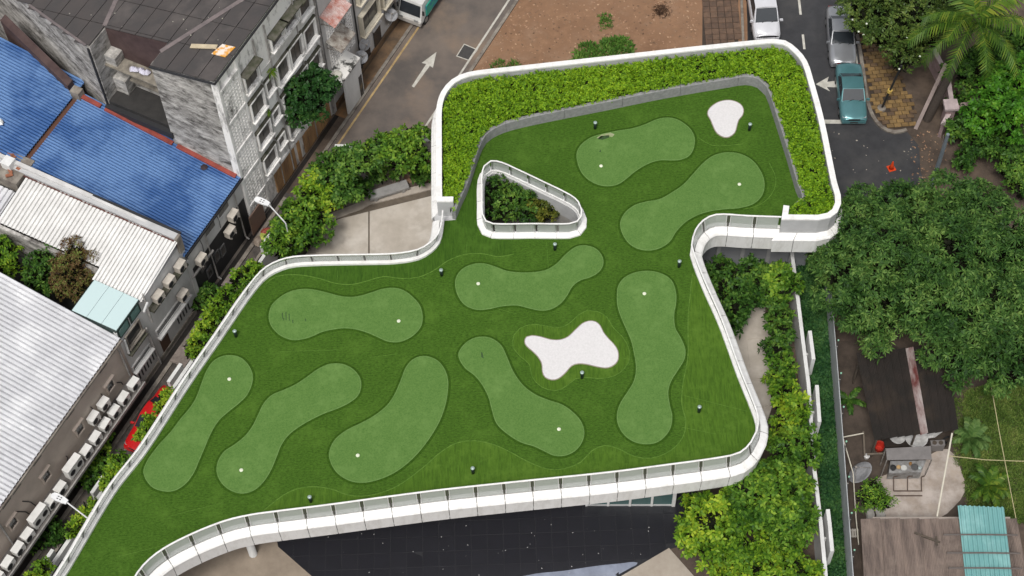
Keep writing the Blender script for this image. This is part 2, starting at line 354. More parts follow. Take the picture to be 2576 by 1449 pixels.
M_ORN = mat('rusty_footway', (.20, .125, .07), .8, c2=(.09, .065, .045), scale=.8, amt=.5, c3=(.33, .17, .07), scale3=.5)
ground('footway', [uv(9, -.12), uv(9, -.95), uv(40, -.95), uv(40, -.12)], .016, M_ORN)
# painted arrows, stop line, lane dashes, manhole frame
def decal(name, pts, z, m, label=None): return obj(name, MB().sheet(pts, z), m, kind='structure')
decal('road_arrow', PX([(1193, 660), (1175, 650), (1285, 483), (1250, 475), (1362, 392), (1335, 512), (1312, 497)], .009, 644, 0, 3), .009, M_PAINT)
decal('road_arrow', [P(*q) for q in [(2052, 212), (2085, 193), (2081, 206), (2108, 203), (2108, 220), (2080, 219), (2088, 230)]], .009, M_PAINT)
decal('stop_line', [P(*q) for q in [(2067, 301), (2175, 303), (2175, 312), (2070, 311)]], .009, M_PAINT)
for a, b in ((-5, 37), (87, 124), (-95, -55)):
    decal('lane_dash', [P(2007 + a * .11, a), P(2013 + a * .11, a), P(2013 + b * .11, b), P(2007 + b * .11, b)], .009, M_PAINT)
decal('edge_line', [P(2147, 108), P(2152, 108), P(2158, 160), P(2152, 160)], .009, M_PAINT)
mh = PX([(1570, 330), (1675, 375), (1610, 460), (1510, 425)], 0, 644, 0, 3)
obj('manhole_cover', ribbon([Vector((p.x, p.y)) for p in mh], [(-.06, .004), (-.06, .016), (.0, .016), (.0, .004)], closed=True), M_PAINT, kind='structure')
obj('manhole_cover', MB().sheet(mh, .008), mat('manhole_steel', (.075, .072, .07), .5, scale=5), kind='structure')
# kerb round the yellow-paved island
kc = spline([P(*q) for q in [(2143, 30), (2160, 110), (2172, 187), (2180, 245), (2195, 293), (2219, 322), (2249, 334), (2280, 328)]], .3)
obj('kerb', ribbon(kc, [(-.12, -.02), (-.12, .13), (.1, .13), (.1, -.02)]), M_KERB, kind='structure')
# block paving, each block a piece
def pavers(parent, poly, o, ang, a, b, gap, z, mats, limit=300, h=.05, bond=True, miss=.015):
    c, s = math.cos(ang), math.sin(ang); meshes = []
    for m in mats:
        mb = MB(); x, y = a / 2 - gap, b / 2 - gap; e = .012
        mb.hexa([(-x, -y, 0), (x, -y, 0), (x, y, 0), (-x, y, 0)], [(-x + e, -y + e, h), (x - e, -y + e, h), (x - e, y - e, h), (-x + e, y - e, h)])
        me = bpy.data.meshes.new('paving_block'); me.from_pydata(mb.v, [], mb.f); me.materials.append(m); meshes.append(me)
    pa = np.array([(p[0], p[1]) for p in poly]); k = 0; R_ = int(30 / min(a, b))
    for j in range(-R_, R_):
        for i in range(-R_, R_):
            x = (i + (.5 if bond and j % 2 else 0)) * a; y = j * b; q = (o.x + c * x - s * y, o.y + s * x + c * y)
            if inside(np.array([q]), pa)[0]:
                if k >= limit or rnd.random() < miss: continue
                p = bpy.data.objects.new('paving_block', rnd.choice(meshes)); col.objects.link(p); p.parent = parent
                p.location = Vector((q[0], q[1], z + rnd.uniform(-.006, .006))) - wloc(parent); p.rotation_euler = (rnd.uniform(-.012, .012), rnd.uniform(-.012, .012), ang + rnd.uniform(-.01, .01)); k += 1
    return k
M_BLK = [mat('ochre_block', (.22, .135, .05), .75, c2=(.13, .085, .04), scale=3, amt=.5), mat('brown_block', (.16, .10, .05), .75, c2=(.09, .06, .04), scale=3, amt=.5), mat('pale_ochre_block', (.28, .175, .065), .75, c2=(.17, .11, .05), scale=3, amt=.5)]
isl = [P(*q) for q in [(2152, 30), (2176, 165), (2196, 280), (2222, 312), (2250, 325), (2296, 322), (2300, 270), (2262, 190), (2230, 60)]]
fp = obj('footpath', MB().sheet(isl, .03), mat('paving_bed', (.06, .045, .035), .9), kind='structure')
pavers(fp, isl, P(2230, 250), math.radians(4), .46, .30, .012, .07, M_BLK, 300)
M_BLR = [mat('red_brown_tile', (.17, .105, .07), .7, c2=(.10, .065, .045), scale=3, amt=.5), mat('dark_red_tile', (.13, .08, .055), .7, c2=(.08, .055, .04), scale=3, amt=.5)]
fps = [P(*q) for q in [(1768, -60), (1766, 160), (1858, 160), (1856, -60)]]
fp2 = obj('footpath', MB().sheet(fps, .005), mat('paving_bed2', (.06, .045, .035), .9), kind='structure')
pavers(fp2, fps, P(1800, 80), math.radians(-1), .46, .46, .010, .0, M_BLR, 300, bond=False)
strip('kerb', [P(1862, -80), P(1871, 150)], .16, .13, M_KERB, h=.16)
strip('drain_cover', [P(1880, -80), P(1890, 150)], .3, .012, M_DARK, h=.004)
# scraps of leaf litter and stones on the soil lot
def scatter(name, poly, n, sz, mats, seed, flat=.4, zz=0., label=None):
    r = np.random.default_rng(seed); pa = np.array([(p[0], p[1]) for p in poly]); lo_, hi_ = pa.min(0), pa.max(0)
    q = r.uniform(lo_, hi_, (n * 4, 2)); q = q[inside(q, pa)][:n]; V_, F_ = [], []
    for i, (x, y) in enumerate(q):
        s = sz * r.uniform(.5, 1.6); a = r.uniform(0, 6.28); pts = [(x + math.cos(a + k * 1.571 + r.normal(0, .2)) * s * (1 if k % 2 else .65), y + math.sin(a + k * 1.571) * s * (1 if k % 2 else .65), zz + .003 + r.uniform(0, .02) * (k % 2)) for k in range(4)]
        pts.append((x, y, zz + s * flat)); b = len(V_); V_ += pts; F_ += [(b + k, b + (k + 1) % 4, b + 4) for k in range(4)]
    return obj(name, (np.array(V_), np.array(F_)), mats, kind='stuff')
M_LITTER = mat('leaf_litter', (.36, .24, .15), .9, c2=(.16, .08, .05), scale=4, amt=.5, isl=.5)
lot = [P(*q) for q in [(1310, -10), (1190, 190), (1760, 130), (1760, -10)]]
scatter('leaf_litter', lot, 900, .07, M_LITTER, 3)
scatter('leaf_litter', [P(*q) for q in [(2060, 330), (2300, 340), (2310, 450), (2060, 460)]], 22, .05, mat('pale_scraps', (.4, .36, .3), .9, isl=.4), 4, .3, .01)
scatter('leaf_litter', [P(*q) for q in [(2290, 330), (2390, 330), (2360, 560), (2300, 560)]], 160, .06, M_LITTER, 5)
scatter('leaf_litter', [W(-30, -.8, 0), W(-30, -2, 0), W(9, -3.5, 0), W(9, -1, 0)], 500, .06, mat('lane_debris', (.2, .17, .14), .9, c2=(.05, .045, .04), scale=5, isl=.5), 6)
# ================================================================ PAVILION WITH THE GOLF ROOF
T = 6.0                      # level of the turf
RAIL = 1.02
LEAN = .18               # the glass leans inwards
wD = [(100, 1545, T), (167, 1449, T), (290, 1243, T), (370, 1139, T), (480, 969, T), (560, 853, T), (640, 737, T), (677, 698, T), (727, 676, T), (787, 670, T), (931, 667, T), (994, 665, T), (1054, 655, T), (1087, 636, T), (1107, 613, T), (1115, 583, T), (1118, 556, T)]
sD = [(1966, 544, T + RAIL), (1880, 541, T + RAIL), (1801, 538, T + RAIL), (1768, 553, T + RAIL), (1748, 578, T + RAIL), (1741, 600, T + .9), (1735, 643, T), (1761, 716, T), (1808, 823, T), (1855, 952, T), (1888, 1034, T), (1900, 1072, T), (1898, 1100, T + .3), (1886, 1118, T + .7), (1861, 1136, T + RAIL), (1815, 1148, T + RAIL), (1671, 1168, T + RAIL), (1531, 1186, T + RAIL), (1288, 1211, T + RAIL), (1111, 1230, T + RAIL), (971, 1248, T + RAIL), (831, 1267, T + RAIL), (687, 1285, T + RAIL), (630, 1293, T + RAIL), (563, 1309, T + RAIL), (467, 1348, T + RAIL), (393, 1390, T + RAIL), (345, 1438, T + RAIL), (310, 1508, T + RAIL), (285, 1568, T + RAIL)]
pD = [(1147, 553), (1160, 520), (1177, 483), (1207, 393), (1224, 360), (1254, 340), (1288, 328), (1356, 312), (1516, 280), (1673, 248), (1835, 220), (1875, 214), (1905, 221), (1925, 240), (1934, 262), (1975, 390), (2002, 483), (2014, 518), (1994, 531)]
oD = [(1098, 470), (1098, 390), (1098, 283), (1101, 257), (1111, 230), (1137, 200), (1177, 182), (1288, 168), (1515, 143), (1721, 120), (1905, 101), (1945, 98), (1975, 102), (2005, 123), (2029, 153), (2045, 200), (2072, 300), (2105, 460), (2114, 490), (2115, 512), (2106, 533), (2089, 546), (2060, 552)]
chW = spline([P(*q) for q in wD], .35); chS = spline([P(*q) for q in sD], .35)
chP = spline([P(a, b, T) for a, b in pD], .35)
PT = T + 1.42                # parapet top
v2 = lambda p: Vector((p[0], p[1]))
chO = [v2(P(1140, 506, PT)), v2(P(1099, 506, PT))] + spline([P(a, b, PT) for a, b in oD], .35) + [v2(P(1967, 551, PT)), v2(P(1972, 516, PT))]
pav = thing('golf_pavilion', 'white curved pavilion with balustrade and hedge planter carrying the green mini golf roof', 'building', P(1400, 800, 0))
wD_rail = [(1212, 440), (1218, 415), (1235, 402), (1262, 406), (1288, 417), (1360, 451), (1435, 488), (1455, 505), (1463, 525), (1462, 541), (1452, 554), (1432, 560), (1340, 560), (1240, 560), (1222, 553), (1213, 535), (1212, 490)]
well = spline([P(a, b, T + 1.12) for a, b in wD_rail], .3, True)     # clockwise: left of travel is the outside
# deck slab
turf_poly = chW + chP + chS
slab_out = offset(chW, .55) + offset(chO, .25)[2:-2] + offset(chS, .55)
obj('deck_slab', MB().prism(slab_out, T - 1.2, T - .02, [list(offset(well, -.12, True))]), M_GREYW, pav)
lawn = obj('artificial_lawn', MB().prism(turf_poly, T - .018, T, [list(offset(well, .2, True))]), M_TURF, kind='structure')
# turf laid in different pile direction, each with its seam
def turf_piece(m, seam, rest, z, closed=False, sw=.045):
    s = spline(seam, .3, closed); o = obj('turf_section', MB().prism(s + list(rest), T + .001, z), m, lawn)
    obj('turf_seam', ribbon(s, [(-sw / 2, z - .004), (-sw / 2, z + .012), (sw / 2, z + .012), (sw / 2, z - .004)], closed=closed), M_SEAM, lawn)
    return o
seamS = [P(a, b, T) for a, b in [(655, 1292), (677, 1273), (727, 1238), (777, 1225), (831, 1230), (877, 1246), (927, 1247), (994, 1226), (1061, 1179), (1111, 1136), (1151, 1114), (1194, 1109), (1237, 1117), (1277, 1134), (1331, 1163), (1381, 1181), (1421, 1179), (1461, 1163), (1488, 1135), (1521, 1121), (1555, 1129), (1595, 1148), (1638, 1153), (1688, 1133), (1718, 1099), (1725, 1059), (1715, 1016), (1718, 966), (1730, 900), (1731, 800), (1736, 743), (1742, 690)]]
Sx = [p for p in chS if P(1742, 690, T).y > p.y and p.x > seamS[0].x - .3 and p.y > seamS[0].y - 6]
turf_piece(M_TURF2, seamS, Sx, T + .012)
seamN = [P(a, b, T) for a, b in [(668, 716), (694, 696), (754, 692), (804, 701), (844, 713), (884, 716), (927, 706), (964, 696), (1011, 701), (1051, 698), (1091, 681), (1127, 656), (1167, 641), (1211, 638), (1254, 646), (1290, 640)]]
Nx = [P(a, b, T) for a, b in [(1290, 606), (1237, 604), (1204, 590), (1198, 560), (1198, 450), (1190, 452), (1150, 553)]] + [p for p in reversed(chW) if p.y > P(0, 716, T).y + .15 and p.x > seamN[0].x]
turf_piece(M_TURF3, seamN, Nx, T + .010)
collar = [(10, 1180), (15, 1080), (60, 1030), (150, 1000), (250, 1010), (350, 1025), (430, 995), (500, 930), (570, 893), (650, 905), (720, 950), (760, 1020), (830, 1090), (870, 1150), (890, 1250), (850, 1330), (770, 1390), (650, 1410), (560, 1400), (480, 1410), (420, 1460), (330, 1500), (220, 1470), (150, 1390), (130, 1300), (60, 1240)]
turf_piece(M_TURF2, PX(collar, T, 1288, 483, 3), [], T + .014, True, .035)
for q in ([(1700, 545), (1760, 540), (1830, 528), (1900, 520), (1940, 490), (1952, 450), (1935, 410)], [(1755, 345), (1790, 365), (1830, 366), (1870, 362)]):
    obj('turf_seam', ribbon(spline([P(a, b, T) for a, b in q], .3), [(-.015, T - .004), (-.015, T + .012), (.015, T + .012), (.015, T - .004)]), M_SEAM, lawn)
# faint joins where the turf rolls meet
def joins(pts, w=.02):
    for a, b in pts:
        obj('turf_join', ribbon([v2(P(*a, T)), v2(P(*b, T))], [(-w / 2, T), (-w / 2, T + .016), (w / 2, T + .016), (w / 2, T)]), M_SEAM, lawn)
joins([((1720, 995), (1880, 1035)), ((1715, 1075), (1800, 1092)), ((850, 680), (848, 708)), ((1175, 610), (1172, 640)), ((1375, 610), (1380, 680)), ((1290, 425), (1420, 486)), ((1560, 900), (1590, 905)), ((420, 1300), (560, 1265)), ((300, 1400), (420, 1370)), ((1480, 800), (1480, 815)), ((1190, 760), (1300, 790)), ((700, 885), (850, 880)), ((930, 900), (1000, 890))], .018)
# balustrade: kerb, ledge panels, fascia panels, glass, posts, handrail
M_LTRIM = plain('light_metal_trim', (.62, .62, .60), .4, .2); M_SPACER = plain('bronze_spacer', (.07, .07, .055), .4)
M_JOINT = plain('panel_joint_grey', (.20, .19, .18), .8)
def chain(line, glass=True, mod=1.42, skip_glass_end=0., sgn=1):
    g = offset(line, .22 * sgn); S = arclen(g); n = max(1, round(S[-1] / mod)); m = S[-1] / n; Z = T
    obj('kerb', ribbon(line, [(0., Z - .05), (0., Z + .16), (.2 * sgn, Z + .16), (.2 * sgn, Z - .05)][::sgn]), M_WHITE, pav)
    for i in range(n):
        ts = cut(g, i * m + .02, (i + 1) * m - .02, S)
        lp = [(.03 * sgn, Z + .13), (.38 * sgn, Z - .04), (.45 * sgn, Z - .12), (.45 * sgn, Z - .18), (.34 * sgn, Z - .18), (.0, Z - .06)]
        obj('ledge_panel', ribbon(g, lp[::-sgn], ts), M_WHITE, pav)
        fpn = [(.40 * sgn, Z - .19), (.34 * sgn, Z - 1.40), (.28 * sgn, Z - 1.40), (.34 * sgn, Z - .19)]
        obj('fascia_panel', ribbon(g, fpn[::-sgn], ts), M_WHITE, pav)
        if glass:
            tg = cut(g, i * m + .13, (i + 1) * m - .13, S)
            obj('glass_panel', ribbon(g, [(-.006, Z + .16), (-.006 - LEAN, Z + RAIL - .08), (.006 - LEAN, Z + RAIL - .08), (.006, Z + .16)], tg), M_GLASS, pav)
            for e in (.105, -.105):
                t = cut(g, (i + 1) * m + e - .022, (i + 1) * m + e + .022, S)
                if (i + 1) < n: obj('post', ribbon(g, [(-.02, Z + .14), (-.02 - LEAN, Z + RAIL - .04), (.02 - LEAN, Z + RAIL - .04), (.02, Z + .14)], t), M_LTRIM, pav)
            if (i + 1) < n: obj('post_spacer', ribbon(g, [(-.012, Z + .16), (-.012 - LEAN, Z + RAIL - .09), (.012 - LEAN, Z + RAIL - .09), (.012, Z + .16)], cut(g, (i + 1) * m - .05, (i + 1) * m + .05, S)), M_SPACER, pav)
    if glass:
        obj('handrail', ribbon(g, [(-.04 - LEAN, Z + RAIL - .035), (-.04 - LEAN, Z + RAIL + .02), (-LEAN, Z + RAIL + .035), (.04 - LEAN, Z + RAIL + .02), (.04 - LEAN, Z + RAIL - .035)]), M_WHITE, pav)
        obj('glass_rail', ribbon(g, [(-.02 - LEAN, Z + RAIL - .085), (-.02 - LEAN, Z + RAIL - .045), (.02 - LEAN, Z + RAIL - .045), (.02 - LEAN, Z + RAIL - .085)]), M_SPACER, pav)
    bk = ribbon(g, [(.02, Z + .10), (.37, Z - .08), (.42, Z - .15), (.37, Z - .2), (.31, Z - 1.38), (.1, Z - 1.38), (.0, Z - .06)][::-1]); obj('fascia_backing', bk, M_JOINT, pav)
chain(chW); chain(chS)
# outer parapet round the planter with its ledge
obj('parapet_wall', ribbon(chO, [(0., T - .3), (0., PT - .1), (-.26, PT - .1), (-.26, T - .3)]), M_GREYW, pav)
obj('parapet_coping', ribbon(chO, [(.02, PT - .1), (.02, PT), (-.30, PT + .01), (-.30, PT - .1)]), M_WHITE, pav)
S = arclen(chO); n = round(S[-1] / 1.9); m = S[-1] / n
for i in range(n):
    ts = cut(chO, max(1.05, i * m + .015), min(S[-1] - .95, (i + 1) * m - .015), S)
    if i == 0 and m < 1.1: continue
    obj('ledge_panel', ribbon(chO, [(.0, T - .1), (.0, T + .1), (.32, T - .06), (.38, T - .13), (.38, T - .19), (.28, T - .19)][::-1], ts), M_WHITE, pav)
    obj('fascia_panel', ribbon(chO, [(.34, T - .20), (.28, T - 1.40), (.22, T - 1.40), (.28, T - .20)][::-1], ts), M_WHITE, pav)
# planter wall in lengths, with joints
S = arclen(chP); n = round(S[-1] / 3.5); m = S[-1] / n
for i in range(n):
    obj('planter_panel', ribbon(chP, [(.0, T), (.0, T + .78), (.02, T + .80), (.20, T + .80), (.20, T)], cut(chP, i * m + .01, (i + 1) * m - .01, S)), M_PLANT, pav)
soilpoly = offset(chP, .19) + list(reversed(offset(chO, -.25)))
obj('planter_soil', MB().prism(soilpoly, T, T + .5), mat('planter_soil', (.03, .025, .015), .9), pav)
# hedge
pa = np.array([(p[0], p[1]) for p in offset(chP, .10) + list(reversed(offset(chO, -.36)))]); q = rng.uniform(pa.min(0), pa.max(0), (120000, 2)); q = q[inside(q, pa)]
q = q[:9500]; z = T + 1.02 + .05 * np.sin(q[:, 0] * 2.3) * np.cos(q[:, 1] * 2.9) + rng.normal(0, .09, len(q)) - .3 * (rng.random(len(q)) ** 4)
hc = np.column_stack([q, z]); hedge = thing('hedge', 'long clipped yellow-green hedge filling the planter inside the white parapet', 'hedge', P(1500, 200, T + .5))
obj('foliage', rosettes(hc, np.array([0, 0, 1.]) + rng.normal(0, .5, hc.shape), 5, .17, .095, -.2, .8, .12), L_HEDGE, hedge)
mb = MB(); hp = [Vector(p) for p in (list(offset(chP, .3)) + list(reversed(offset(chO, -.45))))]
obj('twig_shade_core', MB().prism(hp, T + .52, T + .86), M_TWIG_SHADE, hedge)  # solid dark filler; shade between the hedge leaves is painted as its colour
# light well: kerb ring, glass, shaft
S = arclen(well + [well[0]]); wl = well + [well[0]]; n = 14; m = S[-1] / n
lw = thing('light_well', 'triangular light well in the turf with white kerb, glass panels and rail', 'light well', P(1330, 520, T))
obj('kerb', ribbon(well, [(.32, T - .1), (.30, T + .10), (.06, T + .18), (-.06, T + .18), (-.06, T - .9), (.0, T - .9)][::-1], closed=True), M_WHITE, lw)
for i in range(n):
    obj('glass_panel', ribbon(wl, [(-.006, T + .2), (-.006, T + RAIL - .10), (.006, T + RAIL - .10), (.006, T + .2)], cut(wl, i * m + .07, (i + 1) * m - .07, S)), M_GLASS, lw)
    for e in (.04, -.04): obj('post', ribbon(wl, [(-.025, T + .18), (-.025, T + RAIL - .03), (.025, T + RAIL - .03), (.025, T + .18)], cut(wl, i * m + e + .06, i * m + e + .09, S)), M_STEEL, lw)
    obj('kerb_joint', ribbon(wl, [(.325, T + .02), (.305, T + .105), (.065, T + .185), (.06, T + .17), (.29, T + .09), (.3, T + .02)][::-1], cut(wl, i * m + .06, i * m + .08, S)), M_PLANT, lw)
obj('handrail', ribbon(well, [(-.035, T + RAIL - .03), (-.035, T + RAIL + .02), (.035, T + RAIL + .02), (.035, T + RAIL - .03)], closed=True), M_WHITE, lw)
obj('glass_rail', ribbon(well, [(-.015, T + RAIL - .11), (-.015, T + RAIL - .075), (.015, T + RAIL - .075), (.015, T + RAIL - .11)], closed=True), M_DARK, lw)
obj('shaft_wall', ribbon(well, [(-.10, 0.02), (-.10, T - .9), (.2, T - .9), (.2, .02)], closed=True), mat('shaft_render', (.42, .40, .37), .8), lw)
# walls below the deck
core = [P(*q, 0) for q in [(1120, 640), (1120, 300), (1220, 250), (1900, 180), (2000, 300), (2040, 640)]]
core = list(offset(chO, -1.2))[6:-6]
wallpoly = core + [P(1990, 676, 0), P(1740, 672, 0), P(1690, 760, 0), P(1770, 960, 0), P(1790, 1130, 0), P(1693, 1246, 0), P(1475, 1247, 0), P(1200, 1100, 0), P(800, 1200, 0), P(520, 1100, 0), P(790, 850, 0), P(1150, 800, 0)]
wallpoly = [v2(p) for p in wallpoly]
obj('wall', ribbon(wallpoly, [(-.1, .0), (-.1, T - 1.22), (.1, T - 1.22), (.1, .0)], closed=True), mat('wall_panel_grey', (.34, .35, .37), .5, c2=(.28, .29, .31), scale=1), pav)
M_CURT = glassmat('curtain_glass', (.05, .12, .115), .9, .05)
a, b = P(1475, 1263, 0), P(1693, 1263, 0); dd = (b - a)
for i in range(4):
    p0 = a + dd * (i / 4 + .01); p1 = a + dd * ((i + 1) / 4 - .01); out = Vector((dd.y, -dd.x, 0)).normalized() * .14
    obj('window', MB().hexa([p0 + out, p1 + out, p1 + out * 1.2, p0 + out * 1.2], [p + Vector((0, 0, 3.6)) for p in (p0 + out, p1 + out, p1 + out * 1.2, p0 + out * 1.2)]), M_CURT, pav)
    obj('mullion', MB().bar(a + dd * i / 4 + out * 1.4, a + dd * i / 4 + out * 1.4 + Vector((0, 0, 4.2)), .12), M_WHITE, pav)
obj('mullion', MB().bar(b + out * 1.4, b + out * 1.4 + Vector((0, 0, 4.2)), .18), M_WHITE, pav)
obj('window_sill', MB().bar(a + out * 1.5 + Vector((0, 0, .06)), b + out * 1.5 + Vector((0, 0, .06)), .06, .1), M_GREYW, pav)
for x in (1800, 1860, 1925, 1985):
    p = P(x, 676, 0); obj('pier', MB().bar(p + Vector((0, -.02, 0)), p + Vector((0, -.02, T - 1.2)), .22), M_GREYW, pav)
for q in [(637, 1394), (420, 1430)]:
    p = P(*q, 0); obj('column', MB().lathe([(.24, 0), (.22, .05), (.22, T - 1.2)], 18, p), M_WHITEW, pav, True)
# putting greens, cups, bunkers
M_SHADE_HALO = mat('shade_halo_turf', (.046, .104, .010), .9, nr=.8, c2=(.018, .050, .004), scale=9., amt=.5, spec=.1)  # darker turf with the contact shade around the greens put into its colour
def blob(name, label, cat, pts, m, z0, z1, group=None, rim=None, tol=.12):
    c = P(sum(a for a, b in pts) / len(pts), sum(b for a, b in pts) / len(pts), T); t = thing(name, label, cat, c, 0, group)
    ln = spline([P(a, b, T) for a, b in pts], .15, True)
    obj('turf_surface', MB().prism(ln, z0, z1), m, t)
    if cat == 'putting green': obj('shade_halo', ribbon(ln, [(.02, T + .001), (.02, T + .019), (.10, T + .018), (.15, T + .001)], closed=True), M_SHADE_HALO, t)  # dark turf ring painting a shade halo along the edge
    if rim: obj('turf_rim', ribbon(ln, [(-.018, z0), (-.018, z1 + .012), (.022, z1 + .008), (.03, z0)], closed=True), rim, t)
    return t
cv = lambda pts, ox, oy: [(ox + a / 3, oy + b / 3) for a, b in pts]
GR = [
 ('pale green with scuffed bare patch on its rim, beside the grey planter wall', cv([(490, 1190), (500, 1130), (540, 1080), (600, 1040), (680, 1015), (800, 990), (900, 975), (1000, 945), (1080, 910), (1150, 893), (1230, 900), (1310, 945), (1360, 1000), (1377, 1060), (1365, 1130), (1330, 1180), (1270, 1205), (1200, 1210), (1130, 1208), (1060, 1222), (980, 1260), (920, 1300), (860, 1350), (800, 1390), (720, 1405), (640, 1390), (570, 1350), (520, 1290)], 1288, 0), (1512, 418)),
 ('long pale green bent between the pear-shaped bunker and the glass corner balustrade', [(1561, 567), (1570, 540), (1596, 518), (1625, 509), (1660, 502), (1690, 486), (1720, 465), (1745, 438), (1770, 411), (1795, 393), (1825, 385), (1860, 388), (1890, 403), (1912, 430), (1922, 460), (1917, 490), (1896, 512), (1861, 523), (1825, 526), (1788, 531), (1755, 541), (1725, 558), (1701, 582), (1684, 608), (1660, 624), (1630, 630), (1598, 623), (1574, 602)], (1860, 464)),
 ('wide dumbbell-shaped pale green with dark scratches, below the patio balustrade', cv([(100, 930), (120, 860), (180, 800), (260, 755), (350, 737), (440, 742), (540, 765), (640, 790), (720, 797), (800, 785), (880, 760), (960, 735), (1040, 728), (1110, 745), (1180, 795), (1235, 860), (1255, 940), (1245, 1010), (1200, 1070), (1130, 1115), (1060, 1133), (990, 1125), (920, 1095), (840, 1060), (750, 1035), (670, 1027), (590, 1035), (500, 1055), (420, 1090), (340, 1112), (270, 1115), (190, 1085), (130, 1030), (105, 980)], 644, 483), (1003, 808)),
 ('pale green with slim raised arm just below the triangular light well', [(1146, 715), (1150, 695), (1165, 677), (1190, 666), (1215, 664), (1245, 672), (1275, 683), (1310, 687), (1345, 686), (1375, 680), (1400, 665), (1425, 640), (1450, 622), (1475, 619), (1500, 628), (1515, 648), (1516, 668), (1505, 685), (1485, 697), (1460, 705), (1440, 720), (1425, 745), (1408, 765), (1385, 778), (1360, 781), (1330, 775), (1300, 768), (1265, 770), (1230, 777), (1200, 779), (1170, 767), (1152, 742)], (1203, 714)),
 ('tall pale green standing between the four-armed bunker and the straight side balustrade', [(1553, 743), (1556, 720), (1571, 700), (1598, 687), (1631, 683), (1665, 690), (1688, 706), (1699, 733), (1700, 760), (1695, 793), (1698, 826), (1713, 853), (1723, 880), (1721, 903), (1708, 926), (1688, 958), (1680, 985), (1684, 1020), (1690, 1046), (1686, 1076), (1671, 1099), (1651, 1113), (1625, 1117), (1595, 1111), (1571, 1094), (1556, 1069), (1553, 1043), (1561, 1016), (1580, 986), (1596, 958), (1601, 925), (1596, 890), (1588, 856), (1575, 826), (1561, 793), (1554, 768)], (1621, 739)),
 ('slim slanting pale green closest to the straight lane-side parapet', [(362, 1190), (370, 1163), (385, 1140), (405, 1115), (430, 1088), (455, 1055), (480, 1025), (495, 1000), (508, 965), (520, 935), (535, 912), (555, 899), (580, 895), (605, 901), (625, 920), (635, 945), (632, 970), (620, 995), (600, 1015), (575, 1035), (550, 1058), (530, 1090), (515, 1125), (500, 1160), (485, 1193), (463, 1220), (435, 1235), (405, 1234), (380, 1222)], (577, 954)),
 ('S-shaped pale green, second from the lane-side parapet', [(546, 1185), (550, 1160), (565, 1137), (590, 1120), (615, 1100), (635, 1075), (650, 1045), (665, 1015), (685, 995), (715, 982), (745, 968), (775, 948), (800, 930), (830, 917), (860, 917), (885, 928), (903, 948), (908, 970), (900, 995), (880, 1012), (850, 1027), (815, 1040), (780, 1057), (750, 1075), (725, 1095), (707, 1120), (695, 1150), (680, 1185), (660, 1215), (635, 1235), (605, 1241), (575, 1230), (555, 1210)], (607, 1183)),
 ('fat banana-shaped pale green curving beside the long glass balustrade', [(829, 1150), (833, 1125), (848, 1102), (875, 1082), (910, 1065), (945, 1045), (975, 1020), (995, 990), (1010, 955), (1022, 925), (1040, 905), (1065, 897), (1095, 905), (1115, 925), (1126, 955), (1125, 990), (1118, 1025), (1105, 1060), (1085, 1095), (1055, 1135), (1025, 1165), (990, 1190), (950, 1207), (910, 1214), (875, 1207), (845, 1185)], (900, 1146)),
 ('bent pale green with wide foot lying beside the four-armed bunker', [(1154, 895), (1162, 875), (1180, 858), (1205, 849), (1235, 852), (1260, 870), (1275, 900), (1290, 935), (1315, 970), (1345, 993), (1380, 1008), (1415, 1020), (1445, 1042), (1463, 1065), (1469, 1090), (1462, 1115), (1445, 1135), (1420, 1146), (1395, 1146), (1370, 1135), (1345, 1123), (1310, 1112), (1275, 1090), (1250, 1065), (1238, 1030), (1230, 1000), (1215, 970), (1195, 945), (1170, 925)], (1406, 1080))]
M_CUP = plain('cup_white', (.75, .78, .6), .5)
for lab, pts, cup in GR:
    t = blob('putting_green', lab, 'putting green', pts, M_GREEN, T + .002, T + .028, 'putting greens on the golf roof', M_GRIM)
    obj('hole_cup', MB().lathe([(.10, 0), (.10, .03), (.085, .045), (.03, .05)], 14, P(*cup, T + .02)), M_CUP, t, True)
M_SCUFF = mat('worn_turf', (.34, .33, .22), .9, c2=(.2, .28, .1), scale=6); M_DSC = mat('dark_scratch', (.045, .09, .03), .9)
def scuff(pts, m): obj('scuff_mark', MB().sheet([P(a, b, T + .033) for a, b in pts], T + .033), m, lawn)
scuff([(1500, 347), (1515, 337), (1535, 333), (1546, 338), (1540, 345), (1520, 341), (1508, 349)], M_SCUFF); scuff([(1503, 349), (1512, 342), (1533, 340), (1532, 346), (1515, 352)], M_DSC)
scuff([(1507, 381), (1511, 376), (1512, 383)], M_DSC)
for x, y, h in ((709, 787, 14), (718, 785, 20), (726, 790, 16), (735, 805, 8), (712, 800, 6), (767, 802, 6)): scuff([(x, y), (x + 2.5, y - 1), (x + 3, y + h), (x + 1, y + h * 1.1)], M_DSC)
scuff([(1210, 885), (1214, 888), (1217, 901), (1211, 899)], M_DSC)
blob('bunker', 'white pear-shaped sand bunker near the hedge corner', 'bunker', cv([(1475, 860), (1490, 820), (1540, 780), (1600, 760), (1660, 760), (1720, 785), (1747, 825), (1740, 870), (1710, 910), (1695, 960), (1680, 1005), (1640, 1035), (1600, 1038), (1550, 1010), (1520, 960), (1500, 910)], 1288, 0), M_SAND, T + .002, T + .03, 'sand bunkers', mat('bunker_rim', (.3, .27, .2), .9))
